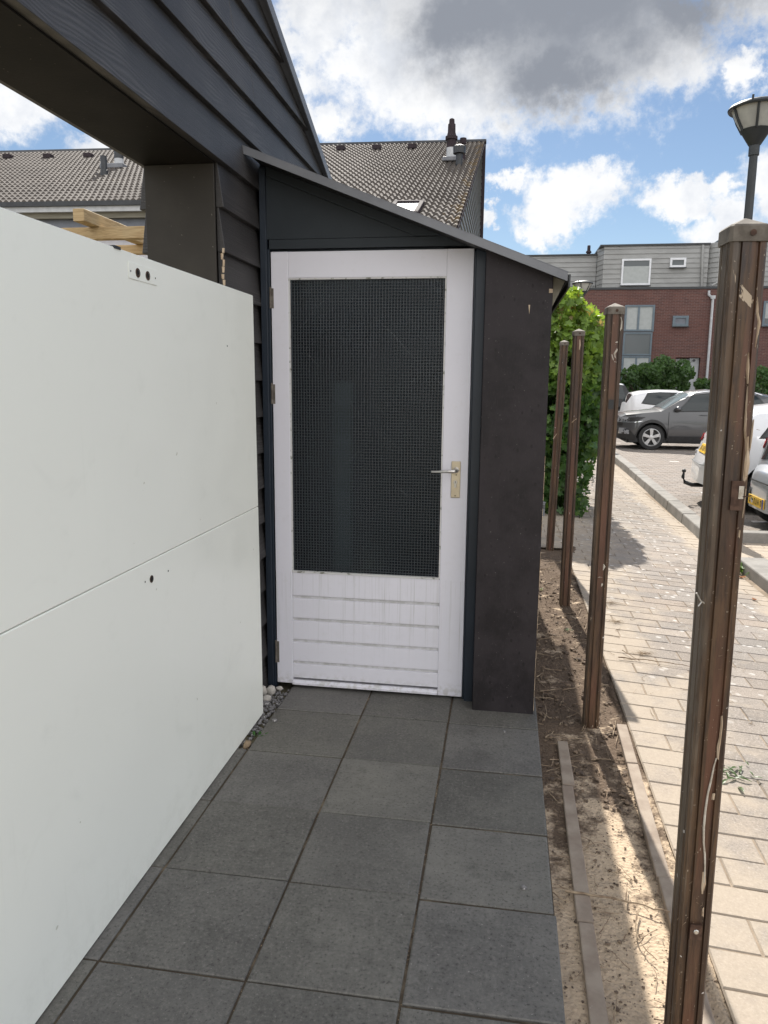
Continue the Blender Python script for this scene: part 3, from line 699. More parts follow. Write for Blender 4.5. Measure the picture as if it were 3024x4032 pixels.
# ------------------------------------------------------------------ white panels leaning by the wall
WP = thing('white_garage_panel', 'tall pale greenish white door panel of two boards standing before the clapboard wall', 'panel', (-1.10, 2.0, 0))
PXF = -1.085
q = MB(); q.hexa([(PXF-.032,.5,1.0115),(PXF,.5,1.0115),(PXF,3.207,1.0085),(PXF-.032,3.207,1.0085),(PXF-.032,.5,1.934),(PXF,.5,1.934),(PXF,3.193,1.927),(PXF-.032,3.193,1.927)])
UP = obj('upper_board', q, 'panel', WP, .0025)
q = MB(); q.hexa([(PXF-.032,.5,.006),(PXF,.5,.006),(PXF,3.222,.006),(PXF-.032,3.222,.006),(PXF-.032,.5,1.009),(PXF,.5,1.009),(PXF,3.208,1.006),(PXF-.032,3.208,1.006)])
LB = obj('lower_board', q, 'panel', WP, .0025)
q = MB(); q.box(PXF+.0005, PXF+.0022, 2.096, 2.274, 1.856, 1.902); LP = obj('latch_plate', q, 'panel', UP, .0008)
for yy in (2.150, 2.213):
    q = MB(); q.lathe([(.0135, PXF+.0025), (.0135, PXF+.0038), (.0085, PXF+.0038)], 18, (0, yy, 1.8775), 0, cap=False); obj('latch_ring', q, 'rust', UP)
    q = MB(); q.lathe([(.0088, PXF+.0024), (.0088, PXF+.0028)], 14, (0, yy, 1.8775), 0); obj('latch_hole', q, 'hole', UP); q = MB(); q.lathe([(.0026, PXF+.0024), (.0026, PXF+.003)], 8, (0, 2.1075 if yy < 2.2 else 2.264, 1.877), 0); obj('plate_screw', q, 'hole', UP)
q = MB(); q.lathe([(.012, PXF+.0004), (.012, PXF+.0016)], 16, (0, 2.153, .947), 0); obj('keyhole_rim', q, 'rust', LB)
q = MB(); q.lathe([(.0085, PXF+.0018), (.0085, PXF+.0022)], 14, (0, 2.153, .9475), 0); obj('keyhole', q, 'hole', LB)
for yy, zz, rr, pp in ((2.273, .943, .003, LB), (2.110, .949, .003, LB), (2.87, 1.70, .0035, UP)):
    q = MB(); q.lathe([(rr, PXF+.0004), (rr, PXF+.001)], 8, (0, yy, zz), 0); obj('drill_hole', q, 'hole', pp)
q = MB(); q.box(PXF-.03, PXF+.003, 2.02, 2.055, 1.926, 1.934); obj('edge_clip', q, 'dkmetal', UP)

# ------------------------------------------------------------------ posts
def post_profile(w):
    h = w/2; c = h*.13; g0, g1, d = h*.36, h*.60, h*.15
    side = [(-h+c, -h), (-g1, -h), (-g1+h*.05, -h+d), (-g0-h*.05, -h+d), (-g0, -h), (g0, -h), (g0+h*.05, -h+d), (g1-h*.05, -h+d), (g1, -h), (h-c, -h)]
    out = []
    for k in range(4):
        a = k*math.pi/2; out += [(x*math.cos(a)-y*math.sin(a), x*math.sin(a)+y*math.cos(a)) for x, y in side]
    return out
def fence_post(label, x, y, w, top, lean, rz):
    t = thing('fence_post', label, 'post', (x, y, 0), rz, 'brown fence posts in a row')
    pr = post_profile(w); N = 24; vs = []; fs = []; n = len(pr)
    for i in range(N+1):
        z = -.15+(top+.15)*i/N
        for (a, b) in pr: vs.append((a+lean[0]*z/top, b+lean[1]*z/top, z))
    for i in range(N): fs += [(i*n+k, i*n+(k+1) % n, (i+1)*n+(k+1) % n, (i+1)*n+k) for k in range(n)]
    fs += [tuple(range(N*n, N*n+n))]
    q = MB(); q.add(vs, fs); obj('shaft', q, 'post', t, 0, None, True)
    h = w/2+.004; lx, ly = lean; q = MB(); b = .028
    c8 = lambda s: [(-s+.006, -s), (s-.006, -s), (s, -s+.006), (s, s-.006), (s-.006, s), (-s+.006, s), (-s, s-.006), (-s, -s+.006)]
    rings = [(h, top-.012), (h, top-.012+b), (h-.003, top-.012+b+.004), (h*.10, top-.012+b+.020)]
    vs = []; fs = []
    for s, z in rings: vs += [(px+lx, py+ly, z) for px, py in (c8(s) if s > .02 else [(a*.3, bb*.3) for a, bb in c8(.0095)])]
    for i in range(3): fs += [(i*8+k, i*8+(k+1) % 8, (i+1)*8+(k+1) % 8, (i+1)*8+k) for k in range(8)]
    fs += [tuple(range(24, 32)), tuple(range(8))[::-1]]
    q.add(vs, fs); cp = obj('cap', q, 'cap', t, 0, None, True)
    q = MB(); q.lathe([(.006, -h-.0025+ly), (.0055, -h-.0005+ly)], 12, (lx+.004, 0, top-.012+b*.55), 1); obj('cap_screw', q, 'rust', cp, 0, None, True)
    return t
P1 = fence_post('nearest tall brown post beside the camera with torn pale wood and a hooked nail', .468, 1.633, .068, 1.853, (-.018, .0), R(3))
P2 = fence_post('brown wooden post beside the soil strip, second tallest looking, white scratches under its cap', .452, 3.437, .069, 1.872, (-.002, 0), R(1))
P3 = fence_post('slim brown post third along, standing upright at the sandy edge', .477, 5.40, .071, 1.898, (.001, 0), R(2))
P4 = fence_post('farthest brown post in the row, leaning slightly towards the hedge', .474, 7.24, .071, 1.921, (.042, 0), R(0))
def flake(pts, w, d0, n=1):   # ragged pale strip lying on a face at local y=d0
    q = MB(); vs = []; fs = []
    for i, (x, z) in enumerate(pts):
        ww = w*(.35+.65*math.sin(math.pi*(i+.35)/(len(pts)-.3)))*random.uniform(.7, 1.3)
        vs += [(x-ww, d0+.001, z), (x-ww*.2, d0-.0022, z+.003), (x+ww, d0+.001, z+random.uniform(-.004, .004))]
    for i in range(len(pts)-1): fs += [(3*i, 3*i+1, 3*i+4, 3*i+3), (3*i+1, 3*i+2, 3*i+5, 3*i+4)]
    return q.add(vs, fs)
def on_post(p, name, q, m, smooth=None): return obj(name, q, m, p, 0, smooth, True)
H1 = -.034
for pts, wd in (([(.006,1.735),(.008,1.71),(.0135,1.69),(.012,1.665),(.010,1.64)], .0038), ([(-.001,1.63),(.000,1.60),(.003,1.57)], .0035), ([(.003,1.565),(.004,1.52),(.006,1.48),(.010,1.45),(.013,1.42)], .0022), ([(.012,1.465),(.013,1.44),(.0145,1.415),(.0135,1.39),(.0125,1.365)], .0058), ([(.020,1.50),(.0195,1.47),(.0185,1.44)], .0022), ([(.017,1.36),(.0165,1.33),(.016,1.30)], .0024), ([(.013,1.275),(.0125,1.26)], .003), ([(.012,.87),(.0135,.85),(.013,.82),(.0115,.80),(.012,.77)], .0042), ([(.010,.69),(.009,.675)], .004), ([(.004,.50),(.0055,.47),(.005,.445)], .0055), ([(.009,.41),(.010,.39)], .003)):
    on_post(P1, 'torn_wood', flake(pts, wd, H1), 'pale')
q = MB(); q.box(-.012, .012, H1-.006, H1-.0005, 1.318, 1.378); on_post(P1, 'bracket_plate', q, 'rust'); 
q = MB(); q.box(.002, .0115, H1-.0072, H1-.0061, 1.342, 1.368); on_post(P1, 'paint_smear', q, 'rootw')
q = MB(); q.tube([(.004, H1, 1.345), (.016, H1-.012, 1.348), (.024, H1-.016, 1.351)], .0012, 6); on_post(P1, 'nail', q, 'rust')
q = MB(); q.tube([(-.034, -.010, 1.118), (-.041, -.030, 1.117), (-.052, -.034, 1.124), (-.062, -.035, 1.141)], .0018, 7); q.tube([(-.050, -.034, 1.121), (-.056, -.034, 1.112)], .0014, 6); on_post(P1, 'hooked_nail', q, 'steel', 40)
rp = [(.0075,.775),(.004,.755),(.0005,.72),(-.0035,.69),(-.0055,.65),(-.0055,.61),(-.003,.575),(.002,.545),(.005,.51),(.006,.475)]
q = MB(); q.tube([(x, H1-.002, z) for x, z in rp], [.0012,.0017,.0022,.0022,.0026,.0026,.0022,.0022,.0018,.0008], 7); on_post(P1, 'ivy_root', q, 'rootw', 50)
q = MB(); q.box(-.016, .010, H1-.006, H1-.0005, .335, .372); on_post(P1, 'low_bracket', q, 'rust')
q = MB(); q.lathe([(.006, H1-.0065), (.0045, H1-.008), (.002, H1-.0082)], 12, (-.003, 0, .355), 1); on_post(P1, 'bracket_screw', q, 'steel')
q = MB()
for k in range(60):
    z = random.uniform(.35, 1.75); s = random.choice([-1, -1, 1]); x = s*.034 if random.random() < .6 else random.uniform(-.03, .03); y0 = H1 if abs(x) < .0335 else random.uniform(-.03, .0)
    l = random.uniform(.004, .014); q.tube([(x, y0, z), (x+s*l*.7, y0-l*.5, z+random.uniform(-.4, .4)*l)], [.0006, .0002], 4)
rl = on_post(P1, 'rootlets', q, 'twig'); rl['kind'] = 'stuff'
for pts in ([(.020,1.845),(.025,1.83),(.024,1.80),(.021,1.79)], [(.004,1.74),(.012,1.745)], [(.012,1.715),(.003,1.695),(.009,1.675)], [(-.008,1.69),(.0,1.665)], [(.005,1.66),(.012,1.658)]):
    on_post(P2, 'scratch', flake(pts, .0045, -.0345), 'rootw')
q = MB(); q.box(-.010, .012, -.0385, -.035, 1.46, 1.50); on_post(P2, 'dark_plate', q, 'black')
for pts in ([(-.012,.70),(-.002,.705),(.010,.703)], [(.010,.735),(.014,.755),(.011,.765)], [(.008,.66),(.010,.675)]):
    on_post(P2, 'scratch', flake(pts, .005, -.0345), 'rootw')
for pts in ([(.006,1.86),(.009,1.82),(.007,1.79)], [(-.02,1.30),(.0,1.315),(.012,1.325)]): on_post(P3, 'scratch', flake(pts, .006, -.0355), 'pale')
on_post(P4, 'scratch', flake([(-.02,1.05),(.0,1.08),(.012,1.10)], .006, -.0355), 'pale')

# ------------------------------------------------------------------ timber pergola seen through the opening
PG = thing('timber_pergola', 'new pine pergola frame seen through the wall opening', 'pergola', (-3.5, 5.6, 0))
q = MB(); q.box(-7.2, -1.75, 5.40, 5.47, 2.587, 2.672); obj('beam', q, 'pine', PG, .003)
q = MB(); q.box(-7.2, -1.75, 6.125, 6.195, 2.600, 2.672); obj('beam', q, 'pine', PG, .003)
for x in (-3.092, -5.0, -6.9):
    q = MB(); q.box(x, x+.086, 5.20, 6.45, 2.674, 2.76); obj('rafter', q, 'pine', PG, .003)
for x, y in ((-7.1, 5.435), (-1.86, 5.435), (-7.1, 6.16), (-1.86, 6.16)):
    q = MB(); q.box(x-.04, x+.04, y-.033, y+.033, -.03, 2.585); obj('post', q, 'pine', PG, .003)

# ------------------------------------------------------------------ long row house with the tiled roof
YR = 26.0; XR = -.0368*YR; ZR = 1.57+.2932*YR; SL = .41
th = math.atan(SL); RH = thing('tiled_row_house', 'row house with long brown-grey pantile roof behind the lean-to', 'house', (XR, YR, 0))
def ridge(x): return YR + .054*(x-XR), ZR + .0005*(x-XR)
def tiled(xl, xr, s0, s1, gauge=.36, wv=.1425):
    nper = 7; n = int((xr-xl)/wv*nper); X = np.linspace(xl, xr, n+1)
    ph = (xr-X)/wv*2*np.pi
    wav = .027*np.sin(ph) + .007*np.sin(2*ph+.8)
    K = int(round((s1-s0)/gauge)); rows = []
    ry = YR + .054*(X-XR); rz_ = ZR + .0005*(X-XR)
    nx_, nz_ = -math.sin(th), math.cos(th)
    def row(s, h): return np.stack([X, ry - s*math.cos(th) + (wav+h)*nx_, rz_ - s*math.sin(th) + (wav+h)*nz_], 1)
    for k in range(K):
        a = s0+k*gauge; jit = rng.normal(0, .003)
        rows.append(row(a, .002)); rows.append(row(a+gauge+.008, .050+jit)); rows.append(row(a+gauge+.008, .000))
    V = np.concatenate(rows); m = n+1; F = []
    for k in range(K):
        for i in (0, 1):
            b = (3*k+i)*m; idx = np.arange(n); F.append(np.stack([b+idx, b+idx+1, b+m+idx+1, b+m+idx], 1))
    return V, np.concatenate(F)
sE = (YR-.652*YR)/math.cos(th)
V1, F1 = tiled(-6.3, XR, .1, 14.6); V2, F2 = tiled(-21.0, -6.3, .1, sE)
ro = raw('roof', np.concatenate([V1, V2]), np.concatenate([F1, F2+len(V1)]), 'roof', RH, None, True)
ro.data.set_sharp_from_angle(angle=R(50))
q = MB()
def slopept(x, s, up=0):
    y, z = ridge(x); return (x, y-s*math.cos(th)-up*math.sin(th), z-s*math.sin(th)+up*math.cos(th))
for xa_, xb_ in ((-21, XR+.05),):
    ya_, za_ = ridge(xa_); yb_, zb_ = ridge(xb_)
    q.hexa([(xa_,ya_-.16,za_-.03),(xb_,yb_-.16,zb_-.03),(xb_,yb_+.12,zb_-.03),(xa_,ya_+.12,za_-.03),(xa_,ya_-.12,za_+.05),(xb_,yb_-.12,zb_+.05),(xb_,yb_+.12,zb_+.05),(xa_,ya_+.12,za_+.05)])
obj('ridge_cap', q, 'dkmetal', ro)
def pipe(name, x, s, h, prof, mat, n=16):
    b = slopept(x, s); q = MB(); q.lathe([(r, z+b[2]) for r, z in prof], n, (b[0], b[1], 0)); return obj(name, q, mat, ro, 0, 40)
def sp_from(u, v):   # point on the roof plane in direction (x/y, z/y)
    # z = ZR - (yr - y)*SL, yr = YR+.054(x-XR)
    y = (CAMH - ZR + SL*(YR - .054*XR))/( SL - v - SL*.054*u*1.0) if False else None
    yy = YR
    for _ in range(40):
        x = u*yy; yr = YR+.054*(x-XR); yy = (ZR - SL*yr - CAMH)/(v-SL)
    x = u*yy; yr = YR+.054*(x-XR); return x, (yr-yy)/math.cos(th)
x, s = sp_from(-.0781, .2708)
pipe('flue_base', x, s, 0, [(.13, -.2), (.13, .36)], 'pipeg')
pipe('flue_pipe', x, s, 0, [(.128, .36), (.128, .56), (.165, .57), (.165, .65), (.13, .67), (.105, .76), (.10, .96), (.075, .98), (.07, 1.08), (.05, 1.10)], 'purple')
b = slopept(x, s); q = MB(); q.box(b[0]-.22, b[0]+.2, b[1]-.25, b[1]+.2, b[2]-.02, b[2]+.09); obj('flashing', q, 'trim', ro, .02)
x, s = sp_from(-.068, .2658); pipe('vent_pipe', x, s, 0, [(.085, -.2), (.085, .30), (.16, .31), (.165, .48), (.14, .5)], 'dkmetal')
x, s = sp_from(-.0635, .2735); pipe('vent_pipe', x, s, 0, [(.07, -.2), (.07, .40), (.09, .41), (.09, .55)], 'purple')
x, s = sp_from(-.5229, .2784); pipe('flue_base', x, s, 0, [(.13, -.2), (.13, .25)], 'pipeg'); pipe('flue_pipe', x, s, 0, [(.128, .25), (.128, .60), (.15, .61), (.10, .9)], 'dkmetal')
b = slopept(x, s); q = MB(); q.box(b[0]-.45, b[0]+.25, b[1]-.3, b[1]+.1, b[2]-.06, b[2]+.07); obj('flashing', q, 'trim', ro, .02)
x, s = sp_from(-.545, .2685); pipe('vent_pipe', x, s, 0, [(.10, -.2), (.10, .16), (.085, .17), (.085, .52)], 'dkmetal')
for u, v in ((-.2189, .2905), (-.1725, .2895), (-.1271, .289), (-.6852, .2966), (-.625, .2950), (-.5661, .2937)):
    x, s = sp_from(u, v-.0015); b = slopept(x, s, .03); q = MB(); q.box(b[0]-.13, b[0]+.13, b[1]-.12, b[1]+.12, b[2]-.02, b[2]+.12); obj('roof_vent', q, 'purple', ro, .02)
# skylight
x0, s0 = sp_from(-.1455, .2222); x1, s1 = sp_from(-.1102, .2210); q = MB()
def rect_on(xa, xb, sa, sb, u0, u1):
    return [slopept(xa, sb, u0), slopept(xb, sb, u0), slopept(xb, sa, u0), slopept(xa, sa, u0), slopept(xa, sb, u1), slopept(xb, sb, u1), slopept(xb, sa, u1), slopept(xa, sa, u1)]
sa, sb = s1, s1+1.2; fwd = .07
q.hexa(rect_on(x0-.05, x1, sa, sa+.09, .0, .10)); q.hexa(rect_on(x0-.05, x1, sb-.09, sb, .0, .10)); q.hexa(rect_on(x0-.05, x0+.04, sa+.091, sb-.091, 0, .10)); q.hexa(rect_on(x1-.09, x1, sa+.091, sb-.091, 0, .10))
SK = obj('skylight', q, 'purple', RH, .01)
q = MB(); q.hexa(rect_on(x0+.03, x1-.085, sa+.085, sb-.085, .03, .06)); obj('skylight_pane', q, 'pipeg', SK)
# walls
ye = .652*YR
q = MB(); zt_e = lambda s: ZR-s*math.sin(th)
q.prism([(YR-14.3, 0), (YR+.12, 0), (YR+.12, ZR-.02), (YR, ZR-.06), (YR-14.3, ZR-14.3*SL-.06)], 0, XR-.14, XR-.10); obj('gable_wall', q, 'slate', RH)
q = MB(); z = .6
while z < ZR-.3:
    yl = max(YR-14.2, YR-(ZR-z-.25)/SL+.05)
    if YR+.1-yl > .2: q.hexa([(XR-.10,yl,z),(XR-.055,yl,z),(XR-.055,YR+.10,z),(XR-.10,YR+.10,z),(XR-.10,min(yl+.5,YR),z+.20),(XR-.085,min(yl+.5,YR),z+.20),(XR-.085,YR+.10,z+.20),(XR-.10,YR+.10,z+.20)])
    z += .205
obj('gable_boards', q, 'slate', RH)
q = MB(); q.box(XR-.11, XR+.03, YR+.103, YR+.26, 0, ZR+.10); obj('corner_trim', q, 'purple', RH)
q = MB(); a, b = slopept(XR, 14.6, -.10), slopept(XR, 0, -.10); c_, d_ = slopept(XR, 14.6, -.025), slopept(XR, 0, -.025)
q.hexa([(XR-.05,a[1],a[2]),(XR+.012,a[1],a[2]),(XR+.012,b[1],b[2]),(XR-.05,b[1],b[2]),(XR-.05,c_[1],c_[2]),(XR+.012,c_[1],c_[2]),(XR+.012,d_[1],d_[2]),(XR-.05,d_[1],d_[2])]); obj('verge_board', q, 'purple', RH)
def eavepts(x): b = slopept(x, sE); return b[1], b[2]
def band(name, y_off, zlo, zhi, mat, xl=-21, xr=-1.3, dep=.1, bev=0):
    yl, zl = eavepts(xl); yr, zr = eavepts(xr); q = MB()
    q.hexa([(xl,yl+y_off,zl+zlo),(xr,yr+y_off,zl+zlo),(xr,yr+y_off+dep,zl+zlo),(xl,yl+y_off+dep,zl+zlo),(xl,yl+y_off,zl+zhi),(xr,yr+y_off,zl+zhi),(xr,yr+y_off+dep,zl+zhi),(xl,yl+y_off+dep,zl+zhi)])
    return obj(name, q, mat, RH, bev)
band('gutter', -.06, -.085, .015, 'dkmetal', -21, -6.4, .12); band('fascia', .0, -.20, -.087, 'pipeg', -21, -6.4, .1)
band('soffit_board', .11, -.32, -.19, 'dullwood', -21, -6.4, .1); band('facade_band', .25, -.62, -.28, 'greyband', -21, -6.4, .2); band('facade_wall', .46, -5.6, -.30, 'wallw', -21, -6.4, .2)
band('window_head', .44, -.66, -.622, 'rust', -21, -6.4, .03)

# ------------------------------------------------------------------ brick terrace beyond the parking
BY = 40.0
BH = thing('brick_terrace', 'red brick terrace with grey boarded top storey facing the parked cars', 'house', (6, BY, 0))
D = lambda u, v, y=BY: (u*y, CAMH+v*y)
zS = CAMH+.1163*BY
q = MB(); q.box(-6, 8.33, BY, BY+8, -.3, zS-.06); q.box(9.50, 18, BY, BY+8, -.3, zS-.06); q.box(8.33, 9.50, BY, BY+8, CAMH+.0325*BY, zS-.06); q.box(8.33, 9.5, BY+.35, BY+8, -.3, CAMH+.0325*BY)
obj('brick_wall', q, 'brick', BH)
q = MB(); q.box(-6.05, 18.05, BY-.05, BY+8, zS-.055, zS+.05); obj('roof_edge', q, 'dkmetal', BH)
def siding(name, x0, x1, y, z0, z1, pitch=.235):
    q = MB(); z = z0
    while z < z1-.03:
        zz = min(z+pitch, z1)
        q.hexa([(x0,y-.045,z),(x1,y-.045,z),(x1,y+.2,z),(x0,y+.2,z),(x0,y-.012,zz),(x1,y-.012,zz),(x1,y+.2,zz),(x0,y+.2,zz)]); z += pitch
    return obj(name, q, 'siding', BH)
zt1, zt2 = CAMH+.1610*BY, CAMH+.1680*BY
q = MB(); q.box(-6, 4.30, BY+1.3, BY+7.5, zS, zt1); q.box(4.62, 9.60, BY+.42, BY+7.5, zS, zt2); q.box(10.0, 18, BY+.22, BY+7.5, zS, zt2+.12); q.box(9.55, 10.05, BY+.6, BY+7, zS, zt2); obj('storey_core', q, 'siding', BH)
siding('boarded_wall', -6, 4.35, BY+1.25, zS+.05, zt1); siding('boarded_wall', 4.60, 9.58, BY+.38, zS+.05, zt2); siding('boarded_wall', 10.0, 18, BY+.18, zS+.05, zt2+.12)
def cheek(x0, ya, x1, yb, zt):
    q = MB(); z = zS+.05
    while z < zt-.03:
        zz = min(z+.235, zt)
        q.hexa([(x0,ya,z),(x1,yb,z),(x1+.1,yb+.1,z),(x0+.1,ya+.1,z),(x0+.02,ya+.03,zz),(x1+.02,yb+.03,zz),(x1+.1,yb+.1,zz),(x0+.1,ya+.1,zz)]); z += .235
    obj('dormer_cheek', q, 'siding', BH)
cheek(4.36, BY+1.25, 4.60, BY+.34, zt2); cheek(9.58, BY+.55, 10.0, BY+.14, zt2+.1)
q = MB(); q.box(-6.05, 4.36, BY+1.15, BY+7.6, zt1, zt1+.07); q.box(4.40, 9.62, BY+.28, BY+7.6, zt2, zt2+.08); q.box(9.95, 18.05, BY+.08, BY+7.6, zt2+.12, zt2+.20); obj('parapet_trim', q, 'dkmetal', BH)
def window(u0, v0, u1, v1, fr, fw_, y, pane='hglass', blind=None, mull=(), sill=True):
    (x0, z0), (x1, z1) = D(u0, v0), D(u1, v1); z0, z1 = min(z0, z1), max(z0, z1)
    q = MB(); q.box(x0, x0+fw_, y-.06, y+.05, z0, z1); q.box(x1-fw_, x1, y-.06, y+.05, z0, z1); q.box(x0+fw_, x1-fw_, y-.06, y+.05, z1-fw_, z1); q.box(x0+fw_, x1-fw_, y-.06, y+.05, z0, z0+fw_)
    for (k, a) in mull:
        if k == 'v': xx = x0+(x1-x0)*a; q.box(xx-fw_*.5, xx+fw_*.5, y-.055, y+.045, z0+fw_, z1-fw_)
        else: zz = z0+(z1-z0)*a; q.box(x0+fw_, x1-fw_, y-.058, y+.042, zz-fw_*.5, zz+fw_*.5)
    f_ = obj('window', q, fr, BH, .006)
    q = MB(); q.box(x0+fw_*.8, x1-fw_*.8, y-.02, y+.012, z0+fw_*.8, z1-fw_*.8); obj('pane', q, pane, f_)
    if blind:
        q = MB(); zb = z0+(z1-z0)*blind[0]; zc = z0+(z1-z0)*blind[1]; q.box(x0+fw_*1.1, x1-fw_*1.1, y-.030, y-.022, zb, zc); obj('blind', q, 'blind', f_)
    if sill:
        q = MB(); q.box(x0-.03, x1+.03, y-.13, y-.06, z0-.05, z0+.0); obj('sill', q, 'dkmetal', f_)
    return f_
window(.1372, .1208, .1723, .1525, 'whitepl', .09, BY+.33, 'hglass', (.02, .72))
window(.1946, .1416, .2133, .1529, 'whitepl', .10, BY+.33, 'hglass')
window(.1430, .0640, .1790, .0962, 'greyfr', .10, BY-.01, 'blind', None, (('v', .47),), False)
window(.1430, .0345, .1780, .0632, 'greyfr', .09, BY-.01, 'hglass', None, (), False)
window(.1430, -.02, .1780, .0340, 'greyfr', .09, BY-.01, 'hglass', (.5, .98), (('v', .5),), False)
window(.2009, .0704, .2196, .0830, 'greyfr', .12, BY-.01, 'greyband')
window(.305, .0704, .335, .1000, 'greyfr', .10, BY-.01, 'hglass', (.3, .95))
q = MB(); q.box(8.35, 9.02, BY+.26, BY+.32, -.2, CAMH+.031*BY); dr = obj('door', q, 'blind', BH, .01)
q = MB(); q.box(9.05, 9.48, BY+.2, BY+.34, -.2, CAMH+.0320*BY); q.box(9.02, 9.05, BY+.1, BY+.33, -.2, CAMH+.0320*BY); obj('door_side_panel', q, 'pipeg', BH)
q = MB(); q.lathe([(.07, BY+.02), (.06, BY-.06)], 10, (9.2, 0, 2.72), 1); obj('porch_lamp', q, 'dkmetal', BH)
px, pz_ = .2455*BY, CAMH+.103*BY
q = MB(); q.tube([(.2405*BY, BY-.1, CAMH+.1123*BY), (.2405*BY, BY-.12, CAMH+.1075*BY), (px, BY-.12, pz_), (px+.02, BY-.12, CAMH+.012*BY), (px+.02, BY-.12, -.1)], .062, 10); q.box(px-.10, px+.10, BY-.2, BY-.05, pz_-.02, pz_+.14); obj('downpipe', q, 'pipeg', BH, 0, 40)
q = MB(); q.tube([(.2314*BY, BY+.28, zt2-.02), (.2320*BY, BY+.28, CAMH+.150*BY), (.2335*BY, BY+.28, zS+.06)], .055, 10); q.tube([(10.2, BY+.05, zS+.35), (9.75, BY+.05, zS+.09)], .05, 10); obj('downpipe', q, 'siding', BH, 0, 40)
q = MB(); q.lathe([(.10, zt1), (.10, zt1+.28), (.15, zt1+.30), (.13, zt1+.38), (.085, zt1+.42), (.08, zt1+.66), (.05, zt1+.68)], 12, (.0997*BY+.05, BY+2.3, 0)); obj('chimney_flue', q, 'purple', BH, 0, 40)
q = MB(); q.box(.2235*BY-.07, .2235*BY+.07, BY+1, BY+1.3, zt2+.06, zt2+.2); obj('roof_vent', q, 'dkmetal', BH)

# ------------------------------------------------------------------ street lamps
def street_lamp(label, x, y, zr, g0):
    t = thing('street_lamp', label, 'street lamp', (x, y, g0), 0, 'street lamps along the parking'); z = zr-g0
    s = 1.0
    q = MB(); q.lathe([(.075, 0), (.075, .9), (.048, 1.0), (.042, z-.62), (.040, z-.44)], 16); obj('pole', q, 'lampmetal', t, 0, 35, True)
    q = MB(); q.lathe([(.052, z-.47), (.052, z-.375), (.06, z-.37), (.125, z-.265), (.15, z-.225)], 24); obj('collar', q, 'lampmetal', t, 0, 35, True)
    q = MB(); q.lathe([(.138, z-.23), (.20, z-.12), (.243, z-.028)], 32, cap=False); obj('lamp_glass', q, 'lampglass', t, 0, 60, True)
    q = MB(); q.lathe([(.235, z-.03), (.275, z-.036), (.283, z-.02), (.270, z), (.22, z+.022), (.12, z+.05), (.02, z+.062)], 32); obj('lamp_cap', q, 'lampmetal', t, 0, 35, True)
    for k in range(6):
        a = k*math.pi/3+.28; c, s_ = math.cos(a), math.sin(a); q = MB()
        q.tube([(c*.146, s_*.146, z-.235), (c*.212, s_*.212, z-.12), (c*.252, s_*.252, z-.03)], .0125, 6); obj('rib', q, 'lampmetal', t, 0, None, True)
    q = MB(); q.tube([(-.12, -.24, z-.01), (-.12, -.245, z+.035)], .011, 8); obj('bolt', q, 'lampmetal', t, 0, None, True)
    return t
street_lamp('near conical street lamp rising above the nearest brown post', 2.43, 8.72, 4.36, -.11)
street_lamp('distant conical street lamp whose head peeks over the green hedge', .0899*21.5, 21.5, CAMH+.1236*21.5, -.12)

# ------------------------------------------------------------------ foliage
MAPLE = [(0, 0), (.32, -.10), (.5, .12), (.28, .30), (.56, .62), (.22, .58), (0, 1.0), (-.22, .58), (-.56, .62), (-.28, .30), (-.5, .12), (-.32, -.10)]
OVAL = [(0, 0), (.28, .25), (.30, .6), (0, 1.0), (-.30, .6), (-.28, .25)]
def leaves(name, pts, size, colf, parent, shape, up=.35, face=(0, -1, .3)):
    n = len(pts); m = len(shape); V = np.zeros((n, m, 3)); C = np.zeros((n, m, 3)); F = []
    fc = np.array(face)/np.linalg.norm(face)
    for i, p in enumerate(pts):
        nrm = rng.normal(0, 1, 3)*.62 + fc*.85; nrm /= np.linalg.norm(nrm)
        a = np.cross(nrm, rng.normal(0, 1, 3)*.8+np.array([0, 0, -1.2])); a /= np.linalg.norm(a)+1e-9; b = np.cross(nrm, a)
        s = size*rng.uniform(.45, 1.35); sh = np.array(shape)
        V[i] = p + s*(sh[:, :1]*a + (sh[:, 1:]-.4)*b + (np.abs(sh[:, :1])*.35-.25*sh[:, 1:]**2)*nrm*rng.uniform(-.2, .8))
        C[i] = colf(p)
        F.append(list(range(i*m, i*m+m)))
    return raw(name, V.reshape(-1, 3), F, 'leaf', parent, C.reshape(-1, 3))
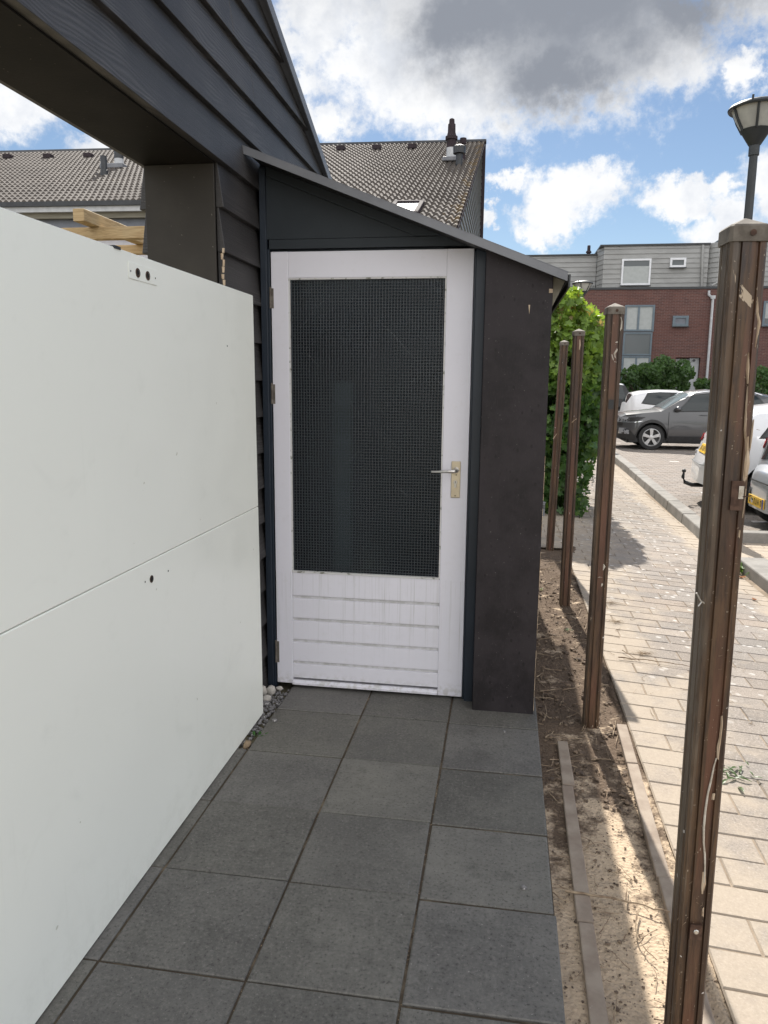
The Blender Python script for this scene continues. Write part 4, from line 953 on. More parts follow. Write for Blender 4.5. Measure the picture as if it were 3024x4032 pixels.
def hedge_big():
    t = thing('maple_hedge', 'tall leafy green hedge with yellow-green top and reddish young tips beside the pavement', 'hedge', (.8, 9.6, 0))
    pts = []; N = 17500
    def prof(z, ph):
        return 1.0
    while len(pts) < N:
        y = 9.05+abs(rng.normal(0, .9)); 
        if y > 12.5: continue
        z = rng.uniform(.02, 2.78); x = rng.uniform(-.15, 1.30)
        if random.random() < .28 and z < 1.7: continue
        xr = 1.17 + .09*math.sin(z*3.1+y) + .07*noise.noise(Vector((z*2.3, y*1.3, 2)))
        if z < .6: xr -= (.6-z)*.28
        zt = 2.58 + .26*noise.noise(Vector((x*2.2, y*1.4, 5))) - max(0, x-.78)*.60 + .12*noise.noise(Vector((x*7, y*5, 1)))
        yf = 9.05 + .10*noise.noise(Vector((x*3, z*2.4, 9))) + max(0, z-1.9)*.25 + max(0, x-.98)*.5
        if x > xr or z > zt or y < yf: continue
        if noise.noise(Vector((x*3.4, y*2.6, z*3.4))) < -.30 and z < 2.3: continue
        pts.append((x, y, z))
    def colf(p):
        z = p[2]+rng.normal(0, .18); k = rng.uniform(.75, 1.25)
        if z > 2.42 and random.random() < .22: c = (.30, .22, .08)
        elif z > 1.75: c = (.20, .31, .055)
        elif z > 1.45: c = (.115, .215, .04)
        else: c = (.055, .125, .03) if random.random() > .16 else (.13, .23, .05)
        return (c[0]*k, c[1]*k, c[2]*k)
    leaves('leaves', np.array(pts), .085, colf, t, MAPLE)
    q = MB()
    for k in range(26):
        x = rng.uniform(.1, .95); y = rng.uniform(9.35, 11.5); p = [(x, y, -.05)]
        for j in range(6): p.append((p[-1][0]+rng.normal(0, .05), p[-1][1]+rng.normal(0, .05), p[-1][2]+rng.uniform(.3, .48)))
        q.tube(p, [.022, .018, .015, .012, .009, .006, .003], 6)
    obj('stems', q, 'bark', t)
    q = MB()
    for k in range(9):
        c = (.98+rng.normal(0, .05), 9.12+rng.normal(0, .1), .42+rng.normal(0, .15))
        for j in range(5): q.blob((c[0]+rng.normal(0, .015), c[1]-.03, c[2]+rng.normal(0, .02)), .011, k*7+j, 1)
    obj('white_blossoms', q, 'stonew', t)
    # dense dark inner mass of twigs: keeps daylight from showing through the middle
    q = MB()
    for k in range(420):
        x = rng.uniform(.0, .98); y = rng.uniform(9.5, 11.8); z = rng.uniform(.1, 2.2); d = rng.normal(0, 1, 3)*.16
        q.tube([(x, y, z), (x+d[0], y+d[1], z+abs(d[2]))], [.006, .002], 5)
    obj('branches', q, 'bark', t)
    return t
hedge_big()
def bush(label, x0, x1, y, zt, n, seed, size=.14, tone=1.0, name='garden_bush'):
    t = thing(name, label, 'bush', ((x0+x1)/2, y, -.2), 0, 'bushes in front of the brick terrace'); pts = []; lobes = []
    rs = np.random.default_rng(seed)
    cx, rx = (x0+x1)/2, (x1-x0)/2
    for k in range(20): lobes.append((cx+rs.uniform(-.86, .86)*rx, y+rs.uniform(-.5, .5), rs.uniform(.25, .93)*zt, rs.uniform(.22, .42)*min(rx, zt*.6)))
    lobes.append((cx, y, zt*.35, rx*.85))
    while len(pts) < n:
        l = lobes[rs.integers(len(lobes))]; d = rs.normal(0, 1, 3); d /= np.linalg.norm(d); d[1] = -abs(d[1]) if rs.random() < .8 else d[1]
        r = l[3]*rs.uniform(.72, 1.12); p = (l[0]+d[0]*r, l[1]+d[1]*r*.8, l[2]+d[2]*r)
        if p[2] < -.15 or p[2] > zt*1.1: continue
        pts.append(p)
    def colf(p):
        k = rng.uniform(.7, 1.3)*tone*(1.25 if p[2] > zt*.75 else 1); return (.07*k, .135*k, .04*k)
    leaves('leaves', np.array(pts), size, colf, t, OVAL, face=(0, -.8, .6))
    q = MB()
    for k in range(8):
        x = cx+rs.uniform(-.6, .6)*rx; q.tube([(x, y, -.2), (x+rs.normal(0, .1), y, zt*.4), (x+rs.normal(0, .2), y+.1, zt*.75)], [.04, .03, .01], 6)
    obj('stems', q, 'bark', t)
bush('wide dark green bush below the tall window of the brick terrace', .143*36, .190*36, 36, CAMH+.030*36, 5200, 1)
bush('rounded green bush just left of the terrace front door', .172*35.5, .226*35.5, 35.5, CAMH+.036*35.5, 6200, 2)
bush('small green bush by the white downpipe of the terrace', .232*37, .262*37, 37, CAMH+.012*37, 2200, 3)
bush('low bush at the far right behind the nearest post', .284*37, .345*37, 37, CAMH+.018*37, 3200, 4)
# ------------------------------------------------------------------ cars
def lerp(a, b, t): return a+(b-a)*t
def car(label, loc, rz, Wd, top, belt, wheels, wr, bodymat, sidewin, ws, rw, opts, name='parked_car', cat='car'):
    """local x runs from the front bumper (0) to the rear (L); z from the road."""
    t = thing(name, label, cat, loc, rz, 'cars parked in the bays')
    tx = [p[0] for p in top]; tz = [p[1] for p in top]; L = tx[-1]
    bx = [p[0] for p in belt]; bz = [p[1] for p in belt]
    sill = opts.get('sill', .22); hw = Wd/2; AR = wr+.055
    zt = lambda x: float(np.interp(x, tx, tz)); zbelt = lambda x: float(np.interp(x, bx, bz))
    def z0(x):
        z = sill
        if x < .35: z = sill+.0+.05*(1-x/.35)
        if x > L-.4: z = sill+opts.get('lift', .10)*((x-L+.4)/.4)
        for wx in wheels:
            d = abs(x-wx)
            if d < AR: z = max(z, wr+math.sqrt(AR*AR-d*d))
        return min(z, zt(x)-.04)
    def plan(x):
        a = max(0, 1-x/.60); b = max(0, 1-(L-x)/.42)
        return 1-.42*a**2.3-.58*b**2.1-.05*max(0, 1-(L-x)/1.1)
    def hwf(x, z):
        zb = zbelt(x); s = 1.0
        if z < .5: s -= .05*((.5-z)/.3)**2
        elif z < zb: s -= .028*((z-.5)/max(.05, zb-.5))**2
        else: s -= .028+.42*(z-zb)*(.55+.45*min(1, (z-zb)/.35))
        return hw*plan(x)*max(s, .3)
    def crown(x): return .05+.03*min(1, max(0, (zt(x)-1.1)/.3))
    zed = lambda x: max(z0(x)+.02, zt(x)-crown(x))
    st = sorted(set([round(v, 4) for v in np.concatenate([np.linspace(0, L, 110), np.linspace(0, .12, 7), np.linspace(L-.2, L, 9), np.array(tx), *[wx+AR*np.cos(np.linspace(0, np.pi, 21)) for wx in wheels]]) if 0 <= v <= L]))
    NV, NT_ = 13, 7; half = []
    for x in st:
        a, b = z0(x), zed(x); sec = []
        for i in range(NV):
            z = lerp(a, b, i/(NV-1)); sec.append((x, hwf(x, z), z))
        we = sec[-1][1]
        for i in range(1, NT_+1):
            f = i/NT_; y = we*math.cos(f*math.pi/2) if False else we*(1-f); k = 1-(y/we)**2.6
            sec.append((x, y, b+crown(x)*k if zt(x)-b > .001 else b))
        half.append(sec)
    m = NV+NT_; q = MB(); vs = []; fs = []
    for sec in half: vs += [(x, -y, z) for x, y, z in sec] + [(x, y, z) for x, y, z in sec[:-1]][::-1]
    M2 = 2*m-1
    for i in range(len(st)-1): fs += [(i*M2+k, i*M2+k+1, (i+1)*M2+k+1, (i+1)*M2+k) for k in range(M2-1)]
    fs += [tuple(range(M2)), tuple(range((len(st)-1)*M2, len(st)*M2))[::-1]]
    q.add(vs, fs); body = obj('body', q, bodymat, t, 0, 32, True)
    def topz(x, y):
        b = zed(x); we = hwf(x, b); return b+crown(x)*(1-min(1, abs(y)/we)**2.6)
    # underbody
    q = MB(); q.box(.25, L-.3, -hw+.20, hw-.20, .17, .62); q.box(.3, L-.4, -hw+.09, hw-.09, .2, .3)
    obj('underbody', q, 'black', t, 0, None, True)
    def sideparts(nm, mat, quad, off=.007, ns=14, nt=8, sm=60):
        for sg in (-1, 1): obj(nm, sidepatch(quad, off, ns, nt, sg), mat, t, 0, sm, True)
    def sidepatch(quad, off=.007, ns=14, nt=8, side=-1):
        (x0, xa0), (x1, xa1) = quad[0], quad[1]; zl, zh = quad[2], quad[3]; q = MB()
        for sg in (side,):
            vs = []; fs = []
            for i in range(ns+1):
                for j in range(nt+1):
                    s, tt = i/ns, j/nt; x = lerp(lerp(x0, xa0, s), lerp(x1, xa1, s), tt)
                    a = zl(x) if callable(zl) else zl; b = zh(x) if callable(zh) else zh; z = lerp(a, max(b, a+.01), tt)
                    vs.append((x, sg*(hwf(x, z)+off), z))
            for i in range(ns): fs += [(i*(nt+1)+j, i*(nt+1)+j+1, (i+1)*(nt+1)+j+1, (i+1)*(nt+1)+j) for j in range(nt)]
            q.add(vs, fs)
        return q
    wl = lambda x: zbelt(x)+.015; wh = lambda x: max(zed(x)-.03, zbelt(x)+.02)
    sideparts('window_surround', 'black', ((sidewin[0][0]-.05, sidewin[-1][1]+.05), (sidewin[0][2]-.02, sidewin[-1][3]+.03), lambda x: zbelt(x)-.01, lambda x: wh(x)+.02), .004, 40)
    if 'roof' in opts: pass
    for wv in sidewin:
        sideparts('side_window', 'cglass', ((wv[0], wv[1]), (wv[2], wv[3]), wl, wh), .010)
    def toppatch(xa, xb, yf, off=.008, n1=12, n2=14, nm='windscreen', mat='cglass', sx=0):
        vs = []; fs = []
        for i in range(n1+1):
            x = lerp(xa, xb, i/n1)
            for j in range(n2+1):
                y = lerp(-1, 1, j/n2)*hwf(x, zed(x))*yf; sl = (zt(x+.02)-zt(x-.02))/.04; nn = math.hypot(1, sl)
                vs.append((x-sl/nn*off, y, topz(x, y)+off/nn))
        for i in range(n1): fs += [(i*(n2+1)+j, i*(n2+1)+j+1, (i+1)*(n2+1)+j+1, (i+1)*(n2+1)+j) for j in range(n2)]
        q = MB(); q.add(vs, fs); return obj(nm, q, mat, t, 0, 60, True)
    if ws: toppatch(ws[0], ws[1], .93, mat='wsglass')
    if rw: toppatch(rw[0], rw[1], .86, nm='rear_window')
    if 'roof' in opts: toppatch(opts['roof'][0], opts['roof'][1], 1.0, .012, nm='roof_panel', mat=opts['roof'][2])
    for (nm, mat, quad, off) in opts.get('sides', ()): sideparts(nm, mat, quad(z0), off, 16, 4, 50)
    # door seams
    for sx_ in opts.get('seams', ()):
        for sg in (-1, 1):
            q = MB(); zs = np.linspace(sill+.08, zbelt(sx_), 9)
            for a, b in zip(zs[:-1], zs[1:]):
                q.add([(sx_-.006, sg*(hwf(sx_, a)+.003), a), (sx_+.006, sg*(hwf(sx_, a)+.003), a), (sx_+.006, sg*(hwf(sx_, b)+.003), b), (sx_-.006, sg*(hwf(sx_, b)+.003), b)], [(0,1,2,3)])
            obj('door_seam', q, 'hole', t, 0, None, True)
    for hx in opts.get('handles', ()):
        for sg in (-1, 1):
            z = zbelt(hx)-.10; q = MB(); y = sg*(hwf(hx, z)+.006); q.tube([(hx-.09, y, z), (hx-.05, y+sg*.022, z+.004), (hx+.06, y+sg*.022, z+.004), (hx+.09, y, z)], .011, 6); obj('door_handle', q, opts.get('handlemat', bodymat), t, 0, 40, True)
    # lower cladding
    if opts.get('clad'):
        sideparts('arch_cladding', 'black', ((.06, L-.06), (.06, L-.06), lambda x: z0(x)-.002, lambda x: z0(x)+.075), .012, 160, 3, 50)
        sideparts('sill_cladding', 'black', ((wheels[0]+.42, wheels[1]-.42), (wheels[0]+.42, wheels[1]-.42), .2, .36), .018, 30, 3, 50)
    # wheels
    for wx in wheels:
        for sg in (-1, 1):
            yo = sg*(hw-.02); q = MB(); tw = .21
            q.lathe([(wr*.66, yo-sg*tw), (wr*.92, yo-sg*tw), (wr, yo-sg*(tw-.03)), (wr, yo-sg*.03), (wr*.95, yo), (wr*.70, yo+sg*.004), (wr*.66, yo-sg*.02)], 36, (wx, 0, wr), 1, cap=False)
            wh_ = obj('wheel', q, 'rubber', t, 0, 40, True)
            q = MB(); q.lathe([(wr*.70, yo+sg*.002), (wr*.66, yo+sg*.008), (wr*.62, yo-sg*.015), (wr*.60, yo-sg*.10)], 36, (wx, 0, wr), 1, cap=False)
            ns = opts.get('spokes', 5)
            for k in range(ns):
                a = 2*math.pi*k/ns+.31; ca, sa_ = math.cos(a), math.sin(a)
                def P(r, o, yy): return (wx+ca*r-sa_*o, yy, wr+sa_*r+ca*o)
                y1, y2 = yo-sg*.004, yo-sg*.04; r1, r2_ = wr*.12, wr*.66; o1, o2 = wr*.085, wr*.14
                q.hexa([P(r1,-o1,y1),P(r2_,-o2,y1),P(r2_,o2,y1),P(r1,o1,y1),P(r1,-o1,y2),P(r2_,-o2,y2),P(r2_,o2,y2),P(r1,o1,y2)])
            q.lathe([(wr*.17, yo-sg*.05), (wr*.17, yo+sg*.0), (wr*.10, yo+sg*.004)], 16, (wx, 0, wr), 1); obj('rim', q, 'rim', wh_, 0, 40, True)
            q = MB(); q.lathe([(wr*.62, yo-sg*.09), (.02, yo-sg*.085)], 24, (wx, 0, wr), 1); obj('brake_disc', q, 'black', wh_, 0, None, True)
            q = MB(); a_ = [wx+(AR-.004)*math.cos(v) for v in np.linspace(0, math.pi, 16)]; b_ = [wr+(AR-.004)*math.sin(v) for v in np.linspace(0, math.pi, 16)]
            vs = []; fs = []
            for x_, z_ in zip(a_, b_): vs += [(x_, sg*(hw-.05), z_), (x_, sg*(hw-.40), z_)]
            fs = [(2*i, 2*i+1, 2*i+3, 2*i+2) for i in range(15)]; q.add(vs, fs); obj('wheel_arch', q, 'hole', t, 0, None, True)
    # mirrors
    if 'mirror' in opts:
        mx_ = opts['mirror']; z = zbelt(mx_)+.07
        for sg in (-1, 1):
            y = sg*(hwf(mx_, z)+.11); q = MB(); q.blob((mx_, y, z), .1, 3, 2, (.85, 1.1, .72), .05); q.tube([(mx_+.02, sg*(hwf(mx_, z-.06)-.02), z-.08), (mx_+.01, y-sg*.04, z-.04)], .022, 6); obj('mirror', q, opts.get('mirmat', bodymat), t, 0, 60, True)
    for (nm, mat, fn) in opts.get('extra', ()):
        q = MB(); fn(q, dict(hwf=hwf, zt=zt, zed=zed, z0=z0, topz=topz, L=L, hw=hw, sidepatch=sidepatch, zbelt=zbelt)); obj(nm, q, mat, t, 0, 45, True)
    return t, body
def wrap_front(q, e, zlo, zhi, yf0, yf1, x, off=.012, n=12, z_xslope=0.0, xf=None):
    """patch wrapped round the nose (or tail) between half-width fractions yf0..yf1 of the section at x."""
    vs = []; fs = []
    for i in range(n+1):
        f = lerp(yf0, yf1, i/n); y = f*e['hwf'](x, .6)
        xx = xf(y) if xf else x
        for z in (zlo, zhi): vs.append((xx, y, z))
    for i in range(n): fs.append((2*i, 2*i+1, 2*i+3, 2*i+2))
    q.add(vs, fs)
def nose_x(e, y, z, sgn=1):
    """x where the surface half width equals |y| at height z (front for sgn=1, rear for -1)."""
    L = e['L']; lo = 0.0 if sgn > 0 else L
    for i in range(160):
        x = i*.005 if sgn > 0 else L-i*.005
        if e['zt'](x) >= z and e['z0'](x) <= z+.02 and e['hwf'](x, z) >= abs(y): return x
    return .8 if sgn > 0 else L-.8
def patch(q, e, pts, n=8, off=.014, sgn=1, rows=3):
    """quad given as ((y0,z0),(y1,z1),(y2,z2),(y3,z3)) lying on the nose (sgn=1) or tail (-1)."""
    vs = []; fs = []
    for i in range(n+1):
        for j in range(rows+1):
            s, t_ = i/n, j/rows
            y = lerp(lerp(pts[0][0], pts[1][0], s), lerp(pts[3][0], pts[2][0], s), t_); z = lerp(lerp(pts[0][1], pts[1][1], s), lerp(pts[3][1], pts[2][1], s), t_)
            vs.append((nose_x(e, y, z, sgn)-sgn*off, y, z))
    m = rows+1
    for i in range(n): fs += [(i*m+j, i*m+j+1, (i+1)*m+j+1, (i+1)*m+j) for j in range(rows)]
    q.add(vs, fs)
# grey compact SUV, nose to the left, near side towards us
def f_grille(q, e):
    patch(q, e, ((-.50, .66), (.50, .66), (.54, .83), (-.54, .83)), 14, .012)
    patch(q, e, ((-.60, .30), (.60, .30), (.66, .52), (-.66, .52)), 14, .012)
def f_chromebar(q, e):
    for z in (.69, .745, .80): patch(q, e, ((-.52, z), (.52, z), (.52, z+.018), (-.52, z+.018)), 14, .02, 1, 1)
def f_badge(q, e): q.lathe([(.062, -.03), (.062, -.012)], 18, (nose_x(e, 0, .75), 0, .75), 0)
def f_head(sg):
    def f(q, e): patch(q, e, ((sg*.50, .70), (sg*.845, .73), (sg*.855, .845), (sg*.54, .83)), 10, .016); q.add([(x, sg*(e['hwf'](x, z)+.012), z) for x, z in ((.14, .735), (.42, .815), (.46, .84), (.16, .845))], [(0,1,2,3)])
    return f
def f_fog(sg):
    def f(q, e): patch(q, e, ((sg*.60, .40), (sg*.80, .40), (sg*.80, .55), (sg*.60, .55)), 6, .02)
    return f
def f_fogring(sg):
    def f(q, e):
        x = nose_x(e, sg*.72, .48)-.03; q.tube([(x+.03*abs(math.sin(a)), sg*.72+.085*math.cos(a), .48+.07*math.sin(a)) for a in np.linspace(0, 2*math.pi, 17)], .012, 6)
    return f
def f_skid(q, e): patch(q, e, ((-.66, .22), (.66, .22), (.58, .30), (-.58, .30)), 12, .025)
def f_rails(sg):
    def f(q, e):
        p = [(x, sg*(e['hwf'](x, e['zed'](x))-.03), e['topz'](x, e['hwf'](x, e['zed'](x))-.03)+d) for x, d in ((1.62, .0), (1.75, .045), (2.4, .055), (3.2, .05), (3.45, .0))]
        q.tube(p, .018, 8)
    return f
def f_plate_front(q, e): q.box(-.022, -.006, -.26, .26, .535, .645)
SUVx = .1413*20.9
ex = [('grille', 'black', f_grille), ('grille_bars', 'chrome', f_chromebar), ('emblem', 'chrome', f_badge), ('skid_plate', 'trim', f_skid), ('roof_rail', 'chrome', f_rails(-1)), ('roof_rail', 'chrome', f_rails(1)), ('number_plate', 'plate', f_plate_front)]
for sg in (-1, 1): ex += [('headlight', 'clearlamp', f_head(sg)), ('fog_lamp', 'clearlamp', f_fog(sg))]
SV, _ = car('grey compact SUV with black wheel arches parked across the bays, nose to the left', (SUVx-.05, 20.98, PK), 0, 1.76,
    [(0, .62), (.015, .76), (.06, .86), (.20, .935), (.55, .985), (1.02, 1.035), (1.12, 1.09), (1.50, 1.35), (1.82, 1.505), (2.2, 1.55), (2.8, 1.55), (3.4, 1.505), (3.75, 1.43), (3.92, 1.22), (4.04, .98), (4.09, .80), (4.11, .60)],
    [(0, .84), (.9, .93), (1.3, .985), (2.6, 1.02), (3.3, 1.07), (4.11, 1.10)], (.83, 3.38), .325, 'pgrey',
    [(1.36, 2.18, 1.78, 2.18), (2.26, 3.02, 2.26, 2.95), (3.10, 3.58, 3.04, 3.30)], (1.10, 1.72), (3.70, 3.93),
    dict(sill=.24, seams=(1.22, 2.22, 3.02), handles=(2.05, 2.95), clad=True, mirror=1.42, extra=ex, sides=(
        ('bumper_cladding', 'black', lambda z0: ((.0, .52), (.0, .30), lambda x: z0(x), lambda x: .50), .010),
        ('headlight_side', 'black', lambda z0: ((.02, .46), (.06, .66), lambda x: .725+.02*x, lambda x: min(.84, .80+.1*x)), .010),
        ('light_strip', 'chrome', lambda z0: ((.01, .40), (.02, .60), lambda x: .69+.01*x, lambda x: .718+.12*max(0, x-.38)), .013),
        ('grille_side', 'black', lambda z0: ((.0, .12), (.01, .14), lambda x: .60, lambda x: .71), .010),
        ('fog_pocket', 'chrome', lambda z0: ((.04, .17), (.04, .17), lambda x: .40, lambda x: .52), .013),
        ('fog_recess', 'hole', lambda z0: ((.055, .155), (.055, .155), lambda x: .415, lambda x: .505), .016))))
# white estate with tow bar, tail to the left
def tailbox(y0, y1, z0_, z1_, off=.012, n=6):
    def f(q, e): patch(q, e, ((y0, z0_), (y1, z0_), (y1, z1_), (y0, z1_)), n, off, -1)
    return f
def f_tail(sg, yin=.50, zlo=.86, zhi=.97, ymax=.74):
    def f(q, e):
        patch(q, e, ((sg*yin, zlo+.03), (sg*ymax, zlo-.02), (sg*ymax, zhi), (sg*yin, zhi-.04)), 8, .006, -1)
        pass
    return f
def f_plate(z):
    def f(q, e):
        x = max(nose_x(e, 0, z-.05, -1), nose_x(e, 0, z+.05, -1))
        xa, xb = nose_x(e, 0, z-.055, -1)+.018, nose_x(e, 0, z+.055, -1)+.018
        q.hexa([(xa-.012,-.26,z-.055),(xa,-.26,z-.055),(xa,.26,z-.055),(xa-.012,.26,z-.055),(xb-.012,-.26,z+.055),(xb,-.26,z+.055),(xb,.26,z+.055),(xb-.012,.26,z+.055)])
    return f
def f_ink(z):
    def f(q, e):
        xa, xb = nose_x(e, 0, z-.055, -1)+.0195, nose_x(e, 0, z+.055, -1)+.0195
        def P(y, zz): return (lerp(xa, xb, (zz-z+.055)/.11), y, zz)
        for k, y in enumerate((-.20, -.135, -.04, .025, .09, .18)):
            for (a, b, c, d) in ((-.02, -.008, -.032, .032), (.008, .02, -.032, .032), (-.02, .02, -.006+.026*(k % 3-1), .006+.026*(k % 3-1))):
                q.add([P(y+a, z+c), P(y+b, z+c), P(y+b, z+d), P(y+a, z+d)], [(0,1,2,3)])
    return f
def f_hitch(q, e):
    L = e['L']; q.tube([(L-.25, 0, .27), (L+.02, 0, .265), (L+.12, 0, .30), (L+.15, 0, .37), (L+.14, 0, .43)], [.03, .03, .028, .024, .016], 8); q.blob((L+.14, 0, .46), .030, 1, 2, (1, 1, 1), 0)
def f_wiper(q, e):
    x = e['L']-.30; q.tube([(nose_x(e, 0, 1.02, -1)+.02, .05, 1.02), (nose_x(e, .2, 1.03, -1)+.03, .22, 1.035), (nose_x(e, .4, 1.03, -1)+.03, .45, 1.03)], .012, 6)
def f_emblem(z):
    def f(q, e): q.lathe([(.05, nose_x(e, 0, z, -1)+.008), (.046, nose_x(e, 0, z, -1)+.016)], 18, (0, 0, z), 0)
    return f
def f_bumperline(q, e): patch(q, e, ((-.86, .585), (.86, .585), (.86, .60), (-.86, .60)), 24, .008, -1, 1)  # crease shading laid on the bumper as a thin coloured strip
def f_letters(q, e):
    for k, (y, z) in enumerate(((-.55, .70), (-.50, .70), (-.60, .70), (-.53, .635), (-.57, .635))): patch(q, e, ((y-.02, z), (y+.015, z), (y+.015, z+.034), (y-.02, z+.034)), 1, .014, -1, 1)
WX, WYc = 2.70, 11.2; wd = R(-5); WL = 4.38
ex = [('tow_bar', 'black', f_hitch), ('rear_wiper', 'black', f_wiper), ('emblem', 'chrome', f_emblem(.945)), ('number_plate', 'plate', f_plate(.79)), ('plate_lettering', 'ink', f_ink(.79)), ('bumper_crease_shade', 'pipeg', f_bumperline), ('badge_lettering', 'chrome', f_letters)]
for sg in (-1, 1): ex += [('tail_light', 'redlamp', f_tail(sg, .56)), ('rear_reflector', 'redlamp', tailbox(sg*.60, sg*.82, .37, .45))]
car('white estate car with a black tow bar and yellow plate, tail towards the path', (WX+WL*math.cos(wd), WYc+WL*math.sin(wd), PK), math.pi+wd, 1.80,
    [(0, .55), (.02, .70), (.12, .80), (.7, .93), (1.1, .99), (1.75, 1.36), (2.1, 1.45), (2.7, 1.465), (3.4, 1.44), (3.80, 1.385), (4.0, 1.24), (4.12, 1.06), (4.18, .99), (4.26, .80), (4.33, .68), (4.37, .60), (4.38, .45)],
    [(0, .75), (1.2, .92), (2.6, .95), (3.4, 1.0), (4.38, 1.03)], (.88, 3.55), .32, 'pwhite',
    [(1.35, 2.15, 1.72, 2.15), (2.22, 2.98, 2.22, 2.95), (3.06, 3.72, 3.03, 3.52)], (1.12, 1.80), (3.86, 4.13),
    dict(sill=.24, seams=(1.25, 2.18, 3.0), handles=(2.05, 2.88), mirror=1.42, extra=ex))
# silver small hatchback in the nearest bay
def f_chev(q, e):
    for dz in (0, .045):
        z = .83+dz; x = lambda zz, y: nose_x(e, y, zz, -1)+.012
        for sg in (-1, 1):
            q.add([(x(z, 0), 0, z+.03), (x(z, 0), 0, z+.008), (x(z, .06), sg*.065, z-.03), (x(z, .06), sg*.065, z-.008)], [(0,1,2,3)])
def f_euro(z):
    def f(q, e):
        xa, xb = nose_x(e, 0, z-.055, -1)+.0195, nose_x(e, 0, z+.055, -1)+.0195
        q.add([(xa, .26, z-.055), (xa, .215, z-.055), (xb, .215, z+.055), (xb, .26, z+.055)], [(0,1,2,3)])
    return f
def f_knob(q, e): q.lathe([(.035, nose_x(e, -.30, .36, -1)), (.033, nose_x(e, -.30, .36, -1)+.025), (.015, nose_x(e, -.30, .36, -1)+.035)], 14, (0, -.12, .37), 0)
SX, SY, SLn = 2.88, 9.02, 3.45
ex = [('number_plate', 'plate', f_plate(.37)), ('plate_lettering', 'ink', f_ink(.37)), ('plate_strip', 'euro', f_euro(.37)), ('emblem', 'chrome', f_chev), ('bumper_insert', 'black', tailbox(-.5, -.25, .42, .50)), ('sensor_knob', 'chrome', f_knob), ('bumper_crease_shade', 'hole', f_bumperline)]
for sg in (-1, 1): ex += [('tail_light', 'redlamp', f_tail(sg, .62, .92, 1.06, .70))]
car('silver small hatchback with glass tailgate cut off by the right edge, behind the kerb corner', (SX+SLn, SY, PK), math.pi, 1.58,
    [(0, .55), (.03, .70), (.2, .82), (.75, .95), (1.5, 1.38), (1.9, 1.46), (2.5, 1.45), (2.95, 1.40), (3.13, 1.22), (3.24, .95), (3.30, .78), (3.40, .70), (3.44, .60), (3.45, .45)],
    [(0, .75), (1.0, .92), (2.4, .97), (3.45, 1.05)], (.65, 2.98), .28, 'psilver',
    [(1.1, 1.95, 1.5, 1.95), (2.03, 2.75, 2.03, 2.62)], (.82, 1.5), (2.99, 3.28),
    dict(sill=.24, lift=.04, seams=(1.05, 2.0), handles=(1.85,), mirror=1.2, extra=ex))
# white hatchback behind the SUV and the roof of another white car beyond
HX = 4.25
car('white hatchback half hidden behind the grey SUV, tail to the left', (HX+3.75, 29.3, PK), math.pi, 1.66,
    [(0, .55), (.03, .70), (.2, .84), (.8, .98), (1.45, 1.34), (1.85, 1.465), (2.5, 1.475), (3.1, 1.43), (3.42, 1.36), (3.52, 1.2), (3.64, .98), (3.70, .75), (3.75, .5)],
    [(0, .75), (1.0, .86), (2.4, .90), (3.0, .96), (3.75, 1.08)], (.72, 3.1), .30, 'pwhite',
    [(1.10, 2.02, 1.50, 2.02), (2.14, 3.10, 2.14, 2.90)], (.85, 1.55), (3.45, 3.62),
    dict(sill=.22, seams=(1.1, 2.07), handles=(1.95, 2.75), mirror=1.25, handlemat='pwhite'))
car('white-roofed car far behind, only its roof and dark rear glass showing by the second post', (2.6+3.0, 34.5, PK), math.pi, 1.75,
    [(0, .60), (.05, .80), (.15, .98), (.35, 1.35), (.55, 1.66), (.9, 1.72), (2.2, 1.72), (2.9, 1.66), (3.2, 1.3), (3.6, 1.05), (3.95, .9), (4.0, .5)],
    [(0, 1.0), (4.0, 1.08)], (.75, 3.2), .31, 'black', [(.50, 1.3, .66, 1.3), (1.4, 2.6, 1.4, 2.6)], (.36, .56), (2.92, 3.2),
    dict(sill=.24, roof=(.60, 2.9, 'pwhite'), extra=[]))

# ------------------------------------------------------------------ small things on the ground
q = MB(); q.box(.452, .512, 9.0, 9.05, -.02, .155); q.box(.447, .517, 8.994, 9.056, .155, .168)
MTR = obj('garden_meter_box', q, 'trim', None, .004); tag(MTR, 'small grey numbered box low at the foot of the hedge', 'box')
q = MB(); 
for z in (.115, .09):
    for k in range(4): q.box(.458+k*.013, .466+k*.013, 8.9965, 8.9985, z, z+.016)
obj('box_lettering', q, 'ink', MTR)
q = MB()
def twigline(q, a, b, r, bend=.02, n=6, z=.006, zf=None):
    p = []
    for i in range(n+1):
        f = i/n; x, y = lerp(a[0], b[0], f), lerp(a[1], b[1], f); s = math.sin(f*math.pi)*bend
        zz = z+random.uniform(0, .006)+(zf(x) if zf else -.018)
        p.append((x+s, y+s*.5+random.uniform(-.004, .004), zz))
    q.tube(p, [r*(1-.6*i/n) for i in range(n+1)], 5)
for k in range(400):
    x = rng.uniform(.22, .62); y = 1.2+rng.random()**1.2*5.6; a = rng.uniform(0, math.pi); l = rng.uniform(.015, .11 if y < 2.8 else .16)
    twigline(q, (x, y), (x+l*math.cos(a), y+l*math.sin(a)), rng.uniform(.0009, .0026)*(1 if y < 2.8 else 1.25), rng.normal(0, .005), 5, .004)
for k in range(90):
    x = rng.uniform(.65, 1.5); y = rng.uniform(2.5, 9); a = rng.uniform(0, math.pi); l = rng.uniform(.02, .14)
    twigline(q, (x, y), (x+l*math.cos(a), y+l*math.sin(a)), rng.uniform(.0007, .0016), rng.normal(0, .015), 5, .004, pz)
stuff(obj('twig_litter', q, 'twig'), 'dry twigs and root scraps scattered over soil and pavers', 'litter')
